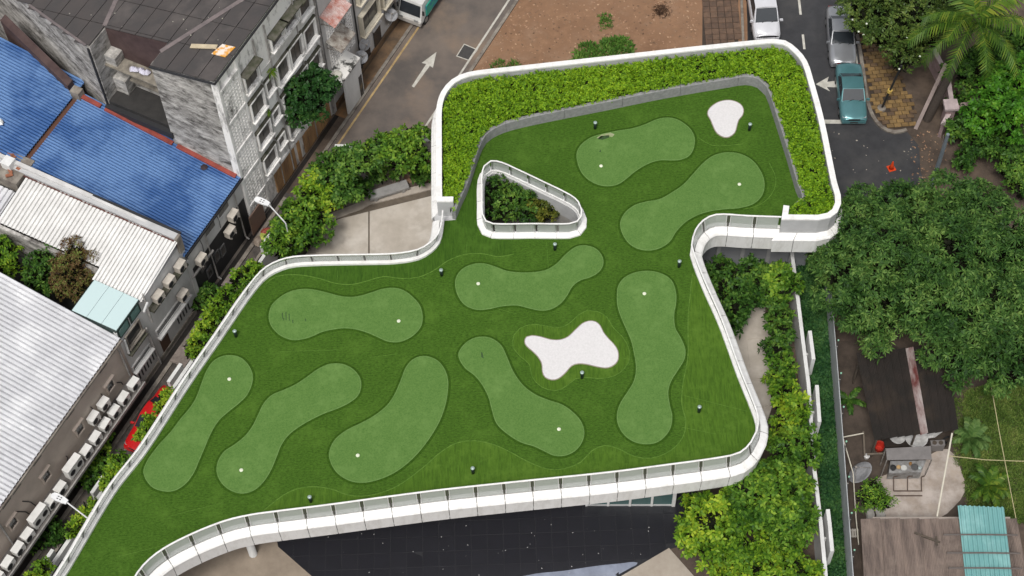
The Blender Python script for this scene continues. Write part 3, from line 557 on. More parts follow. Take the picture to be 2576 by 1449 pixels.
blob('bunker', 'white four-armed sand bunker ringed by a turf collar', 'bunker', cv([(95, 1130), (110, 1095), (150, 1085), (220, 1095), (290, 1115), (360, 1117), (420, 1095), (480, 1040), (530, 995), (580, 975), (630, 980), (665, 1010), (690, 1060), (730, 1110), (780, 1165), (803, 1220), (795, 1280), (750, 1320), (700, 1330), (630, 1318), (560, 1302), (500, 1298), (450, 1315), (400, 1370), (350, 1410), (300, 1420), (250, 1400), (230, 1360), (225, 1300), (195, 1245), (150, 1200), (110, 1165)], 1288, 483), M_SAND, T + .012, T + .034, 'sand bunkers', MATS['bunker_rim'])
# bollard lights
def bollard(p, lab):
    t = thing('bollard_light', lab, 'bollard light', p, 0, 'bollard lights on the turf'); t.scale = (1.15, 1.15, 1.25)
    obj('post', MB().lathe([(.075, 0), (.075, .34), (.06, .345), (.06, .36)], 16), plain('bollard_black', (.012, .022, .02), .4), t, True, local=True)
    obj('lens', MB().lathe([(.065, .36), (.065, .40), (.085, .405), (.085, .43)], 16), plain('bollard_lens', (.10, .22, .17), .3), t, True, local=True)
    obj('cap', MB().lathe([(.092, .43), (.092, .455), (.06, .475), (.01, .48)], 16), plain('bollard_cap', (.42, .52, .48), .35, .3), t, True, local=True); return t
BL = [(1497, 323, 'between the planter wall and the scuffed green'), (1885, 327, 'right beside the pear-shaped bunker'), (1396, 628, 'below the light well kerb'), (1708, 671, 'by the bend of the corner balustrade'), (1111, 693, 'on the turf seam under the patio balustrade'), (594, 846, 'by the lane-side parapet above the slim slanting green'), (1464, 950, 'under the four-armed bunker'), (1758, 1036, 'out on the wide turf by the side balustrade'), (1190, 1190, 'before the long glass balustrade, below the bent green'), (782, 1262, 'behind the long glass balustrade below the banana-shaped green')]
for x, y, l in BL: bollard(P(x, y, T), 'black bollard light with pale cap ' + l)
# ================================================================ YARDS ROUND THE PAVILION
patio = [P(*q) for q in [(700, 760), (785, 642), (838, 548), (905, 522), (1140, 462), (1150, 760)]]
pt_ = obj('patio', MB().sheet(patio, .02), mat('joint_dirt', (.16, .13, .10), .9), kind='structure')
slabs = [[(792, 640), (848, 554), (926.6, 534), (926.6, 700), (762, 700)], [(930.4, 533), (1140, 481), (1140, 720), (930.4, 720)]]
for sl_ in slabs: obj('paving_slab', MB().prism([P(*q) for q in sl_], .02, .07), M_CONC, pt_)
bd = [v2(P(*q)) for q in [(772, 655), (838, 545), (908, 518), (926, 508), (1140, 455)]]
obj('border_slab', ribbon(bd, [(-.28, .02), (-.28, .10), (.22, .10), (.22, .02)]), mat('border_concrete', (.47, .415, .355), .7, c2=(.37, .32, .27), scale=1), pt_)
t = thing('bench', 'long plain grey concrete slab bench on the patio under the trees', 'bench', P(978, 492))
a, b = P(931, 503, .47), P(1030, 471, .47); a.z = b.z = 0; dv = (b - a).normalized(); nv = Vector((dv.y, -dv.x, 0)); up = Vector((0, 0, 1))
MB_ = lambda p, q, w, z0, z1: MB().hexa([p + up * z0, p + nv * -w + up * z0, q + nv * -w + up * z0, q + up * z0][::-1], [p + up * z1, p + nv * -w + up * z1, q + nv * -w + up * z1, q + up * z1][::-1])
obj('seat', MB_(a, b, .62, .30, .47), mat('bench_concrete', (.36, .35, .34), .6, scale=2), t)
for k in (.15, .85): obj('leg', MB_(a.lerp(b, k - .04), a.lerp(b, k + .04), .5, .02, .30), MATS['bench_concrete'], t)
# dark tiled forecourt below the long edge
fc = [P(*q) for q in [(700, 1240), (1760, 1190), (1730, 1370), (1683, 1382), (1560, 1452), (1440, 1520), (860, 1520), (676, 1362)]]
M_FT = [mat('dark_tile_a', (.020, .020, .025), .30, c2=(.018, .018, .022), scale=1.2, amt=.5, spec=.5), mat('dark_tile_b', (.021, .021, .026), .31, c2=(.018, .018, .022), scale=1.5, amt=.5, spec=.5)]
fco = obj('forecourt', MB().sheet(fc, .005), mat('tile_joint', (.026, .026, .030), .7), kind='structure')
pavers(fco, fc, P(1288, 1400), 0, .86, .86, .004, -.03, M_FT, 300, .045, False, 0.)
ground('path', [P(*q) for q in [(250, 1600), (330, 1500), (520, 1330), (690, 1330), (700, 1376), (870, 1525)]], .030, mat('beige_paving', (.33, .27, .21), .7, c2=(.24, .195, .15), scale=.8, amt=.5, bump=.2))
ground('path', [P(*q) for q in [(1683, 1379), (1560, 1451), (1440, 1520), (1800, 1540), (1745, 1449)]], .030, mat('beige_paving2', (.42, .37, .31), .7, c2=(.33, .28, .23), scale=.8, amt=.5, bump=.2))
ground('puddle', spline([P(*q) for q in [(1330, 1447), (1420, 1436), (1500, 1424), (1560, 1418), (1604, 1416), (1588, 1428), (1500, 1470), (1330, 1490), (1280, 1470)]], .2, True), .024, mat('puddle_sky_tint', (.28, .31, .39), .06, c2=(.2, .22, .28), scale=1.2, spec=.6))  # reflected sky is painted into the pale blue base colour of the water
scatter('leaf_litter', [P(*q) for q in [(760, 1330), (1650, 1290), (1640, 1390), (1500, 1449), (860, 1449)]], 45, .028, mat('pale_scraps2', (.5, .5, .48), .8, isl=.4), 14, .3, .02)
ground('side_path', [P(*q) for q in [(1750, 820), (1860, 770), (1935, 790), (1945, 900), (1950, 1000), (1930, 1060), (1830, 1060)]], .01, M_CONC)
for q in [[(1885, 780), (1925, 770), (1925, 850), (1880, 855)], [(1878, 858), (1926, 853), (1938, 950), (1890, 955)], [(1880, 958), (1938, 953), (1945, 1020), (1890, 1030)]]: obj('paving_slab', MB().prism([P(*a) for a in q], .012, .05), M_CONC, bpy.data.objects['side_path'])
# boundary walls with their white fins
def bwall(name, label, line, h, fins, m=M_WHITEW, w=.2, side=1):
    t = thing(name, label, 'wall', Vector((line[0][0], line[0][1], 0)))
    ln = [v2(p) for p in line]
    obj('wall', ribbon(ln, [(-w / 2, -.02), (-w / 2, h), (w / 2, h), (w / 2, -.02)]), m, t)
    S = arclen(ln)
    for a, b in fins:
        ts = cut(ln, a, b, S); o = .45 * side
        obj('fin_panel', ribbon(ln, sorted_prof(o, w, h), ts), m, t)
        e = (a + b) / 2; obj('fin_bracket', ribbon(ln, sorted_prof(o / 2, abs(o) - w, h - .9, .6), cut(ln, e, e + .1, S)), m, t)
    return t
def sorted_prof(o, w, h, z0=-.02): return [(o - w / 2, z0), (o - w / 2, h), (o + w / 2, h), (o + w / 2, z0)]
wl_ = [P(a, b, 2.2) for a, b in [(1992, 633), (2009, 766), (2018, 840), (2034, 966), (2049, 1183), (2065, 1316), (2076, 1433), (2084, 1520)]]
L_ = arclen([v2(p) for p in wl_])[-1]
Sy = lambda y: min(np.linspace(0, L_, 200), key=lambda s: abs((lambda q: q.y)(samp([v2(p) for p in wl_], cut([v2(p) for p in wl_], 0, s)[-1])) - P(2050, y, 2.2).y))
bwall('boundary_wall', 'long white boundary wall with stand-off white fins beside the dark ground cover', wl_, 2.2, [(Sy(832), Sy(905)), (Sy(966), Sy(1062)), (Sy(1282), Sy(1385))], side=1)
bw2 = [('boundary_wall', 'white lane-side wall with fin near the street lamp by the wooden boards', -3.6, 1.4, [(1.2, 2.6)]), ('boundary_wall', 'short white lane-side wall beside the shrubs above the red car', -12.5, -9.6, [(.2, 1.5)]), ('boundary_wall', 'white lane-side wall behind the dark car', -28, -18.6, [(3.2, 4.6), (8.2, 9.3)])]
for nm, lb, u0, u1, fins in bw2: bwall(nm, lb, [W(u0, -2.45, 0), W(u1, -2.45, 0)], 1.9, fins, side=1)
bwall('boundary_wall', 'short white wall end closing the shrub bed below the lane road', [P(842, 366, 1.9), P(890, 366, 1.9)], 1.9, [])
bwall('boundary_wall', 'low white wall joining the pavilion by the lane road edge', [P(1062, 352, 1.9), P(1100, 352, 1.9)], 1.9, [])
# ================================================================ SHOPHOUSE ROW ALONG THE LANE
M_STAIN = mat('stained_concrete', (.58, .555, .52), .85, nr=.78, detail=10, c2=(.085, .078, .07), scale=1.4, amt=.5, stretch=(.6, .6, 1.5), c3=(.34, .325, .30), scale3=.6, lo=.40, hi=.60, bump=.4, bscale=14)
M_STAIN2 = mat('sooty_facade', (.90, .88, .85), .8, c2=(.17, .16, .15), scale=1.5, amt=.5, stretch=(1, 1, .35), lo=.50, hi=.68, nr=.75, detail=9, bump=.2)
M_FAC = mat('grey_facade', (.66, .65, .64), .8, c2=(.48, .47, .455), scale=.7, amt=.5, stretch=(1, 1, .4))
M_TAN = mat('tan_facade', (.54, .46, .40), .8, c2=(.43, .365, .315), scale=.6, amt=.5)
M_ROOFD = mat('dark_roof_felt', (.076, .066, .063), .6, c2=(.062, .057, .056), scale=.9, amt=.5, c3=(.11, .096, .09), scale3=.4, isl=.12, spec=.3)
M_BLUE = mat('blue_metal', (.125, .235, .46), .38, c2=(.045, .115, .30), scale=.30, amt=.5, stretch=(1, 1, 1), lo=.42, hi=.58, spec=.5)
M_WROOF = mat('white_metal', (.78, .77, .75), .40, c2=(.64, .63, .61), scale=.8, amt=.5, spec=.45)
M_WROOF2 = mat('weathered_white_metal', (.66, .66, .68), .40, c2=(.50, .50, .52), scale=1.2, amt=.5, c3=(.82, .82, .83), scale3=.6, spec=.45)
M_REDF = mat('red_flashing', (.33, .07, .05), .6, c2=(.19, .045, .035), scale=2)
M_PANE = plain('dark_pane', (.025, .027, .030), .15, spec=.6)
M_PANE2 = mat('dusty_pane', (.10, .085, .07), .4, c2=(.025, .025, .025), scale=1.6, amt=.5, spec=.5)
M_FRAME = mat('old_frame', (.36, .33, .30), .8, c2=(.12, .11, .10), scale=3)
M_WOOD = mat('hoarding_wood', (.46, .27, .12), .75, c2=(.22, .13, .07), scale=1.5, stretch=(1, 1, .2), isl=.3)
M_PIPE = mat('old_pipe', (.40, .38, .36), .6, c2=(.22, .21, .2), scale=2)
M_BLK = plain('black_paint_wall', (.028, .028, .030), .6)
M_MOSS = mat('mossy_ledge', (.05, .055, .03), .9, c2=(.13, .12, .10), scale=3)
def part(name, m, par, *boxes):
    mb = MB()
    for b in boxes: mb.ubox(*b)
    return obj(name, mb, m, par)
def uwin(par, u0, u1, z0, z1, hood=.0, fr=M_FRAME, d=.14, bars=1, pane=M_PANE, sill=True, sillm=None):
    w = part('window', fr, par, (u0, u0 + .08, -d, .02, z0, z1), (u1 - .08, u1, -d, .02, z0, z1), (u0 + .08, u1 - .08, -d, .02, z1 - .08, z1), (u0 + .08, u1 - .08, -d, .02, z0, z0 + .08))
    k = bars + 1; wd_ = (u1 - u0 - .16) / k
    for i in range(k): part('pane', pane, w, (u0 + .08 + i * wd_ + .015, u0 + .08 + (i + 1) * wd_ - .015, -.035 - .01 * (i % 2), -.004, z0 + .08, z1 - .08))
    if hood: part('hood', M_MOSS, w, (u0 - .1, u1 + .1, -hood, .0, z1 + .003, z1 + .10))
    if sill: part('sill', sillm or fr, w, (u0 - .05, u1 + .05, -d - .1, .0, z0 - .09, z0 - .002))
    return w
# --- tall sooty tenement
RS = lambda v: 14.1 - .22 * v
tn = thing('tenement', 'tall sooty concrete tenement with dark felt roof and mossy window hoods', 'building', W(4, 2, 0))
part('wall', M_STAIN2, tn, (-.6, 9.0, 0, .3, 0, 14.0))
def slope_wall(u0, u1, v0, v1, z0, m, nm='wall', par=tn, dz=-.06): part(nm, m, par, (u0, u1, v0, v1, z0, RS(v0) + dz, RS(v1) + dz))
slope_wall(-.6, -.3, .3, 4.2, 0, M_STAIN); slope_wall(-.3, 1.2, 3.95, 4.2, 0, M_STAIN, dz=-.1)
def skew(nm, m, a, b, w, z0, z1a, z1b, par=tn):
    q = [(a[0], a[1]), (a[0] + w, a[1]), (b[0] + w, b[1]), (b[0], b[1])]; zz = [z1a, z1a, z1b, z1b]
    return obj(nm, MB().hexa([W(u, v, z0) for u, v in q], [W(u, v, z) for (u, v), z in zip(q, zz)]), m, par)
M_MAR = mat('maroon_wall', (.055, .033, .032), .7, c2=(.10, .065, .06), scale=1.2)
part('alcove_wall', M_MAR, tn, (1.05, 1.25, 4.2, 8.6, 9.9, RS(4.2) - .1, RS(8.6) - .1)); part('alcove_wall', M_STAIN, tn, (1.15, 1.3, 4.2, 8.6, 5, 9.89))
slope_wall(-.45, 1.15, 8.45, 8.65, 0, M_STAIN, dz=-.08)
skew('wall', M_STAIN, (-.45, 8.65), (1.3, 14), .3, 0, RS(8.65) - .06, RS(14) - .06); skew('wall', M_STAIN, (1.3, 14), (3.2, 20), .3, 0, RS(14) - .06, RS(20) - .06)
skew('lean_to', M_MAR, (-.75, 11.0), (.9, 16.5), .5, 5, 7.7, 8.9)
M_BALC = mat('balcony_concrete', (.30, .27, .22), .8, c2=(.13, .115, .095), scale=2.2, amt=.5)
part('balcony_floor', M_BALC, tn, (.15, 1.04, 4.21, 8.44, 9.9, 10.0)); part('balcony_block', M_STAIN, tn, (.3, 1.04, 7.7, 8.43, 10.0, 10.7)); part('balcony_block', M_STAIN, tn, (.4, 1.14, 7.6, 8.43, 7.42, 8.6)); part('ledge', M_BALC, tn, (.7, 1.14, 4.3, 7.5, 8.4, 8.55))
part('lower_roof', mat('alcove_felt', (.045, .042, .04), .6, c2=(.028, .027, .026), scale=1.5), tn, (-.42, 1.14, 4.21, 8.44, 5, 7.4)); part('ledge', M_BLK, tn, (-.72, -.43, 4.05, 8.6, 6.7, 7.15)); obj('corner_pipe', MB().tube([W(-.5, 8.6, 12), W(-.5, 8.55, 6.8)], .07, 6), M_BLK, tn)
# roof sheets
k = 0
def roofq(u0, u1, v0, v1):
    e = .02; q = [(u0 + e, v1 - e), (u0 + e, v0 + e), (u1 - e, v0 + e), (u1 - e, v1 - e)]; zz = rnd.uniform(-.008, .008)
    obj('roof_sheet', MB().hexa([W(u, v, RS(v) + .00 + zz) for u, v in q], [W(u, v, RS(v) + .05 + zz) for u, v in q]), M_ROOFD, tn)
us = [-.75, 1.2, 3.1, 5.0, 7.0, 9.2]
for v0, v1 in [(-.1, .95), (.95, 2.0), (2.0, 3.05), (3.05, 4.1)]:
    for a, b in zip(us, us[1:]): roofq(a, b, v0, v1)
for i in range(22):
    v0 = 4.1 + i * 1.1; v1 = v0 + 1.1
    for a, b in zip(us, us[1:]):
        a2 = max(a, 1.0) if v0 < 8.5 and a < 1.0 else a
        if v0 >= 8.5: a2 = max(a, -.6 + max(0, v0 - 8.0) * .325)
        if a2 >= b: continue
        roofq(a2, b, v0, v1)
obj('roof_underlay', MB().hexa([W(u, v, RS(v) - .06) for u, v in [(3.6, 26), (1.3, .0), (9.1, 0), (9.1, 26)]], [W(u, v, RS(v) - .015) for u, v in [(3.6, 26), (1.3, .0), (9.1, 0), (9.1, 26)]]), M_BLK, tn)
M_HIP = mat('hip_flashing', (.20, .165, .16), .6, c2=(.13, .11, .11), scale=2)
def hip(a, b, w=.24): obj('roof_flashing', MB().bar(W(a[0], a[1], RS(a[1]) + .07), W(b[0], b[1], RS(b[1]) + .07), w, .05), M_HIP, tn)
hip((.3, 4.1), (8.5, -.0)); hip((1.1, 8.5), (8.5, 10.6)); hip((-.5, 8.7), (1.25, 14.0), .14)
part('eave_gutter', M_BLK, tn, (-.8, 9.2, -.2, -.11, 13.98, 14.08))
obj('eave_gutter', MB().bar(W(-.82, -.2, RS(0) + .0), W(-.82, 4.1, RS(4.1) + .0), .1), M_BLK, tn)
# facade: breeze-block stair panels, cornices, windows
for z0, z1 in [(10.2, 12.9), (7.6, 10.0), (5.0, 7.3), (2.4, 4.8), (.3, 2.2)]:
    part('screen_panel', M_STAIN2, tn, (-.42, 1.15, -.05, -.004, z0, z1))
    mb = MB()
    for i in range(7): mb.ubox(-.42 + i * .255, -.36 + i * .255, -.11, -.051, z0 + .05, z1 - .05)
    for j in range(int((z1 - z0) / .3)): mb.ubox(-.42, 1.17, -.10, -.052, z0 + .1 + j * .3, z0 + .13 + j * .3)
    obj('screen_lattice', mb, M_STAIN2, tn)
for z in (12.98, 10.1, 7.45, 4.9, 2.28): part('string_course', M_STAIN2, tn, (-.55, 1.25, -.16, -.002, z - .1, z + .06))
part('pilaster', M_STAIN2, tn, (-.6, -.44, -.14, -.003, 0, 13.9)); part('pilaster', M_STAIN2, tn, (1.2, 1.36, -.14, -.003, 0, 13.9))
for z0, z1 in [(10.55, 12.1), (8.0, 9.6), (5.45, 6.85), (3.0, 4.4)]:
    for j, (u0, u1) in enumerate([(1.5, 2.9), (4.35, 5.65), (5.75, 7.15), (7.3, 8.6)]):
        if z0 < 5.4 and u0 > 7.2: continue
        uwin(tn, u0, u1, z0 + (.5 if j in (1, 2) and z0 > 10 else 0), z1 + (.15 if j in (1, 2) else 0), .55 if z0 > 10 else .18, M_STAIN2, .22, 1 + (j % 2), M_PANE2)
    if z0 < 10: uwin(tn, 3.15, 3.95, z0 + .45, z1 - .02, .12, M_STAIN2, .2, 0, M_PANE2)
part('band', mat('white_band', (.78, .77, .75), .75, c2=(.55, .53, .5), scale=1), tn, (2.95, 8.9, -.05, -.003, 9.75, 10.5))
for u in (3.02, 4.15, 6.95, 8.95): obj('downpipe', MB().tube([W(u, -.09, 13.5), W(u, -.09, .2)], .05, 6), M_PIPE, tn)
for u0, u1, z1 in [(2.3, 4.7, 2.1), (4.9, 5.25, 1.9), (5.6, 8.7, 1.75)]:
    k = int((u1 - u0) / .28)
    for i in range(k): part('timber_board', M_WOOD, tn, (u0 + i * .28 + .01, u0 + i * .28 + .265, -.09 - .01 * (i % 3), -.004, .1, z1 + rnd.uniform(-.04, .04)))
part('ground_ledge', M_STAIN2, tn, (1.4, 8.8, -.12, -.003, 2.1, 2.3))
# things on the roof
t = thing('orange_sheet', 'orange and white plastic sheet lying on the dark felt roof', 'sheet', W(1.5, .5, 14.05))
obj('plastic', MB().hexa([W(u, v, RS(v) + .07) for u, v in [(.95, 1.15), (.95, .25), (1.75, .1), (1.75, .95)]], [W(u, v, RS(v) + .10) for u, v in [(.95, 1.15), (.95, .25), (1.75, .1), (1.75, .95)]]), mat('orange_plastic', (.72, .33, .04), .5, c2=(.78, .70, .62), scale=1.3, lo=.47, hi=.53), t)
tag(obj('plank', MB().bar(W(1.45, 1.1, RS(1.1) + .13), W(1.1, 2.6, RS(2.6) + .13), .28, .05), mat('pale_plank', (.62, .52, .36), .7)), 'pale wooden plank beside the orange sheet on the felt roof', 'plank')
for u, v, lab in ((-4.6, 13.0, 'white crumpled bag lying on the far blue roof'),):
    mb = MB(); mb.lathe([(.2, 0), (.26, .08), (.12, .2)], 8, W(u, v, 5.3 + .17 * v + .14)); mb.v = [(x + rnd.gauss(0, .03), y + rnd.gauss(0, .03), z) for x, y, z in mb.v]; tag(obj('plastic_bag', mb, M_WHITEW), lab, 'bag')
mb = MB(); mb.lathe([(.1, 0), (.22, .06), (.06, .14)], 7, W(-1.15, 1.9, 5.3 + .17 * 1.9 + .14)); tag(obj('rag', mb, plain('dark_rag', (.04, .025, .03), .8)), 'dark crumpled rag on the blue roof near the red flashing', 'rag')
r = np.random.default_rng(44); V_, F_ = [], []
for i in range(60):
    u, v = r.uniform(1.2, 9), r.uniform(0, 14); p = W(u, v, RS(v) + .065); s = r.uniform(.02, .05); b = len(V_); V_ += [p + Vector((s, 0, 0)), p + Vector((0, s, 0)), p + Vector((-s, 0, 0)), p + Vector((0, -s, 0)), p + Vector((0, 0, s))]; F_ += [(b + k, b + (k + 1) % 4, b + 4) for k in range(4)]
obj('roof_litter', (np.array([tuple(p) for p in V_]), np.array(F_)), mat('pale_litter', (.42, .40, .34), .9), tn, kind='stuff')
# washing in the alcove
r = np.random.default_rng(5); mb = MB()
for i in range(5):
    c = W(.55 + r.uniform(-.2, .2), 5.9 + i * .22, 10.02 + r.uniform(0, .15)); mb.add([(c.x + .22 * math.cos(a) * r.uniform(.6, 1.2), c.y + .22 * math.sin(a) * r.uniform(.6, 1.2), c.z) for a in np.linspace(0, 5.6, 8)] + [(c.x, c.y, c.z + .25)], [(k, (k + 1) % 8, 8) for k in range(8)])
tag(obj('laundry_heap', mb, mat('lilac_cloth', (.62, .60, .70), .8)), 'crumpled pale lilac cloth heap on the alcove balcony floor', 'laundry')
# --- second building further along the lane
tb = thing('rear_annex', 'pale shabby building with lattice wall and cream window surrounds along the road', 'building', W(14, 2, 0))
part('wall', M_FAC, tb, (9.35, 40, .06, .3, 0, 11.8)); part('roof', M_ROOFD, tb, (9.3, 40, -.1, 20, 11.81, 11.95)); part('recess', M_BLK, tb, (9.01, 9.34, .12, .3, 0, 12))
mb = MB()
for i in range(12): mb.ubox(9.7 + i * .24, 9.76 + i * .24, -.02, .058, 3.2, 8.2)
for j in range(20): mb.ubox(9.7, 12.4, -.012, .055, 3.2 + j * .26, 3.24 + j * .26)
obj('lattice', mb, M_STAIN2, tb)
M_CREAM = mat('cream_surround', (.74, .68, .55), .7, c2=(.6, .54, .43), scale=1.5)
uwin(tb, 13.05, 15.2, 3.1, 4.9, 0, M_CREAM, .3, 1, sill=True); uwin(tb, 15.6, 18, 3.1, 4.9, 0, M_CREAM, .3, 1); uwin(tb, 13.05, 15.2, 6.0, 7.4, .3, M_CREAM, .3, 1)
uwin(tb, 16.0, 17.2, 1.2, 2.3, 0, M_FRAME, .12, 1)
for u0, u1 in ((10.85, 11.5), (14.45, 15.3), (12.9, 13.9)): part('door', M_PANE, tb, (u0, u1, .0, .05, .05, 2.0)); part('lintel', M_FAC, tb, (u0 - .1, u1 + .1, -.1, .058, 2.02, 2.15))
part('base_plinth', M_ORN, tb, (9.3, 40, -.06, .05, 0, .45))
part('porch_wall', M_WHITEW, tb, (9.0, 9.34, -.08, .1, 0, 2.9)); obj('drainpipe', MB().tube([W(12.72, -.02, 11), W(12.72, -.02, .3)], .05, 6), M_BLK, tb)
obj('drainpipe', MB().tube([W(9.05, -.2, 2.6), W(8.95, -.2, .3)], .06, 6), M_PIPE, tb)
# awnings
def corr(p0, du, dv, nrib, h, m, name, par, ns=1, gap=.0):
    """corrugated sheet: ribs run along dv, stacked along du; split into ns sheets"""
    p0 = Vector(p0); du = Vector(du); dv = Vector(dv); nz = du.cross(dv).normalized();
    if nz.z < 0: nz = -nz
    per = nrib / ns
    for s in range(ns):
        a, b = int(round(s * per)), int(round((s + 1) * per)); vs = []; prof = [(0, 0), (.22, 0), (.32, h), (.90, h)]
        pr = [((i + x) / nrib, z) for i in range(a, b) for x, z in prof] + [(b / nrib, 0)]
        lift = nz * (.004 * (s % 2))
        for x, z in pr: q = p0 + du * x + nz * z + lift; vs += [q, q + dv]
        k = len(pr); obj(name, MB().add(vs, [(2 * i, 2 * i + 2, 2 * i + 3, 2 * i + 1) for i in range(k - 1)]), m, par)
def awning(label, u0, u1, z, out, drop, m, nrib, v0=0.):
    t = thing('awning', label, 'awning', W((u0 + u1) / 2, v0, z)); a = W(u0, v0 - .02, z); corr(a, W(u1, v0 - .02, z) - a, W(u0, v0 - out, z - drop) - a, nrib, .035, m, 'awning_sheet', t, 2)
    for u in (u0 + .08, u1 - .08): obj('strut', MB().bar(W(u, v0 - .02, z - drop - .2), W(u, v0 - out + .05, z - drop), .05), M_FRAME, t)
    obj('front_rail', MB().bar(W(u0, v0 - out, z - drop - .04), W(u1, v0 - out, z - drop - .04), .05), M_FRAME, t)
M_RW = mat('red_white_sheet', (.62, .50, .47), .6, c2=(.42, .14, .10), scale=2.2, amt=.5, stretch=(1, 1, 1))
awning('corrugated awning of faded red and white sheets high on the annex', 9.3, 11.3, 8.75, 1.0, .5, M_RW, 12, .06)
awning('rusted grey corrugated awning below the red and white one', 9.5, 11.2, 6.3, 1.05, .45, mat('rusted_sheet', (.46, .43, .38), .7, c2=(.13, .09, .07), scale=2.4, amt=.5), 8, .06)
t = thing('porch_roof', 'white porch roof with black mould stains and a heap on it beside the wall bush', 'roof', W(10, -.3, 3.6))
q = [(8.95, .05), (8.95, -1.0), (11.3, -1.0), (11.3, .05)]
obj('slab', MB().hexa([W(u, v, 3.35) for u, v in q], [W(u, v, 3.47 + (v + 1) * .2) for u, v in q]), mat('mouldy_white', (.80, .78, .74), .7, c2=(.05, .05, .045), scale=1.1, lo=.52, hi=.60), t)
mb = MB(); mb.lathe([(.32, 0), (.28, .15), (.1, .26)], 9, W(9.4, -.5, 3.62)); obj('rubble', mb, mat('bag_white', (.7, .68, .6), .7), t)
part('porch_front', M_WHITEW, t, (9.35, 11.3, -.96, -.84, .0, 3.34)); part('porch_door', M_PANE, t, (10.85, 11.2, -.985, -.965, .1, 2.0))
def dish(label, p, r, az, el, m=None, pole=True):
    m = m or mat('dish_mesh', (.36, .36, .37), .5, c2=(.25, .25, .26), scale=6); t = thing('satellite_dish', label, 'satellite dish', p, 0, 'satellite dishes')
    d = Vector((math.cos(az) * math.cos(el), math.sin(az) * math.cos(el), math.sin(el))); rot = d.to_track_quat('Z', 'Y').to_matrix()
    mb = MB(); mb.lathe([(.02, 0), (r * .5, r * .08), (r * .8, r * .2), (r, r * .32), (r * .99, r * .34), (r * .5, r * .10), (.02, .02)], 20); mb.v = [tuple(rot @ Vector(v) + Vector((0, 0, .5))) for v in mb.v]
    obj('reflector', mb, m, t, True, local=True); f = rot @ Vector((0, 0, r * .95)) + Vector((0, 0, .5)); mb = MB()
    for k in range(3): e = rot @ Vector((r * .9 * math.cos(k * 2.09), r * .9 * math.sin(k * 2.09), r * .3)) + Vector((0, 0, .5)); mb.bar(e, f, .025)
    mb.box(f.x - .05, f.x + .05, f.y - .05, f.y + .05, f.z - .05, f.z + .05); obj('feed_arm', mb, M_FRAME, t, local=True)
    obj('mount', MB().tube([(0, 0, 0), (0, 0, .5)], .035, 6), M_FRAME, t, local=True); return t
dish('grey satellite dish on a bracket above the road near the parked truck', W(16.1, -.35, 1.5), .42, math.radians(-60), math.radians(60))
dish('grey mesh dish fixed on the annex wall above the brown footway', W(12.9, -.25, 2.1), .4, math.radians(-50), math.radians(30)); dish('grey mesh dish over the mouldy porch roof edge', W(12.0, -.55, 2.0), .42, math.radians(-60), math.radians(50))
# --- blue roofed house
bh = thing('blue_roof_house', 'two storey grey house with blue corrugated roof and black-painted ground floor', 'building', W(-3.5, 4, 0))
BZ = lambda v: 5.3 + .17 * v
part('wall', M_FAC, bh, (-6.45, -.62, 0, .25, 3.4, 5.2)); part('wall', M_BLK, bh, (-6.45, -.62, .03, .25, 0, 3.4)); part('side_wall', M_FAC, bh, (-6.45, -6.2, .25, 20, 0, 5.2, 8.0))
a = W(-6.55, -.12, BZ(0)); corr(a, W(-.45, -.12, BZ(0)) - a, W(-6.55, 10.3, BZ(10.3)) - a, 34, .13, M_BLUE, 'roof_sheet', bh, 10)
a = W(-6.4, 10.65, BZ(10.7) - .05); corr(a, W(.3, 10.65, BZ(10.7) - .05) - a, W(-6.4, 24, BZ(24)) - a, 34, .13, M_BLUE, 'roof_sheet', bh, 10)
part('roof_gap', mat('rusty_gap', (.13, .06, .04), .8), bh, (-6.4, -.4, 10.3, 10.66, 6.6, BZ(10.4) - .08)); part('roof_deck', M_BLK, bh, (-6.4, -.5, -.05, 10.2, 5.0, BZ(0) - .06, BZ(10.2) - .06))
def rf(v0, v1, w=.28): obj('flashing', MB().bar(W(-.74, v0, BZ(v0) + .16), W(-.74, v1, BZ(v1) + .16), .26, .22), M_REDF, bh)
rf(.1, 3.9); rf(4.2, 8.6); rf(8.9, 10.2)
part('step_block', M_KERB, bh, (-1.0, -.5, 10.1, 10.7, 6.6, 7.7))
part('gutter', M_BLK, bh, (-6.5, -.5, -.2, -.125, 5.12, 5.25))
for u0, u1 in [(-3.13, -1.97), (-4.57, -3.43)]: uwin(bh, u0, u1, 4.3, 5.0, 0, M_FAC, .06, 1, plain('grey_shutter', (.16, .15, .14), .5), sill=False)
for i, (u, z) in enumerate([(-4.3, 1.4), (-3.7, 1.2), (-5.6, 2.2), (-5.2, 1.0)]): uwin(bh, u, u + .5, z, z + .9, 0, plain('grey_steel_frame', (.10, .10, .10), .6), .05, 0, sill=False)
part('metal_door', plain('brown_gate', (.20, .13, .10), .6), bh, (-1.0, .4, -.35, -.28, .1, 1.9))
for u in (-1.45, -4.55): obj('downpipe', MB().tube([W(u, -.1, 5.1), W(u + .03, -.1, .4), W(u + .05, -.3, .25)], .055, 6), M_PIPE, bh)
obj('grey_beam', MB().bar(W(-6.4, -.12, 3.0), W(-4.3, -.12, 2.9), .12), M_PIPE, bh)
for u0 in (-6.3, -5.0, -3.2): obj('cable', MB().tube([W(u0, -.03, 5.0), W(u0 + .1, -.03, 4.2), W(u0 + .05, -.03, 3.6)], .02, 4), M_BLK, bh)
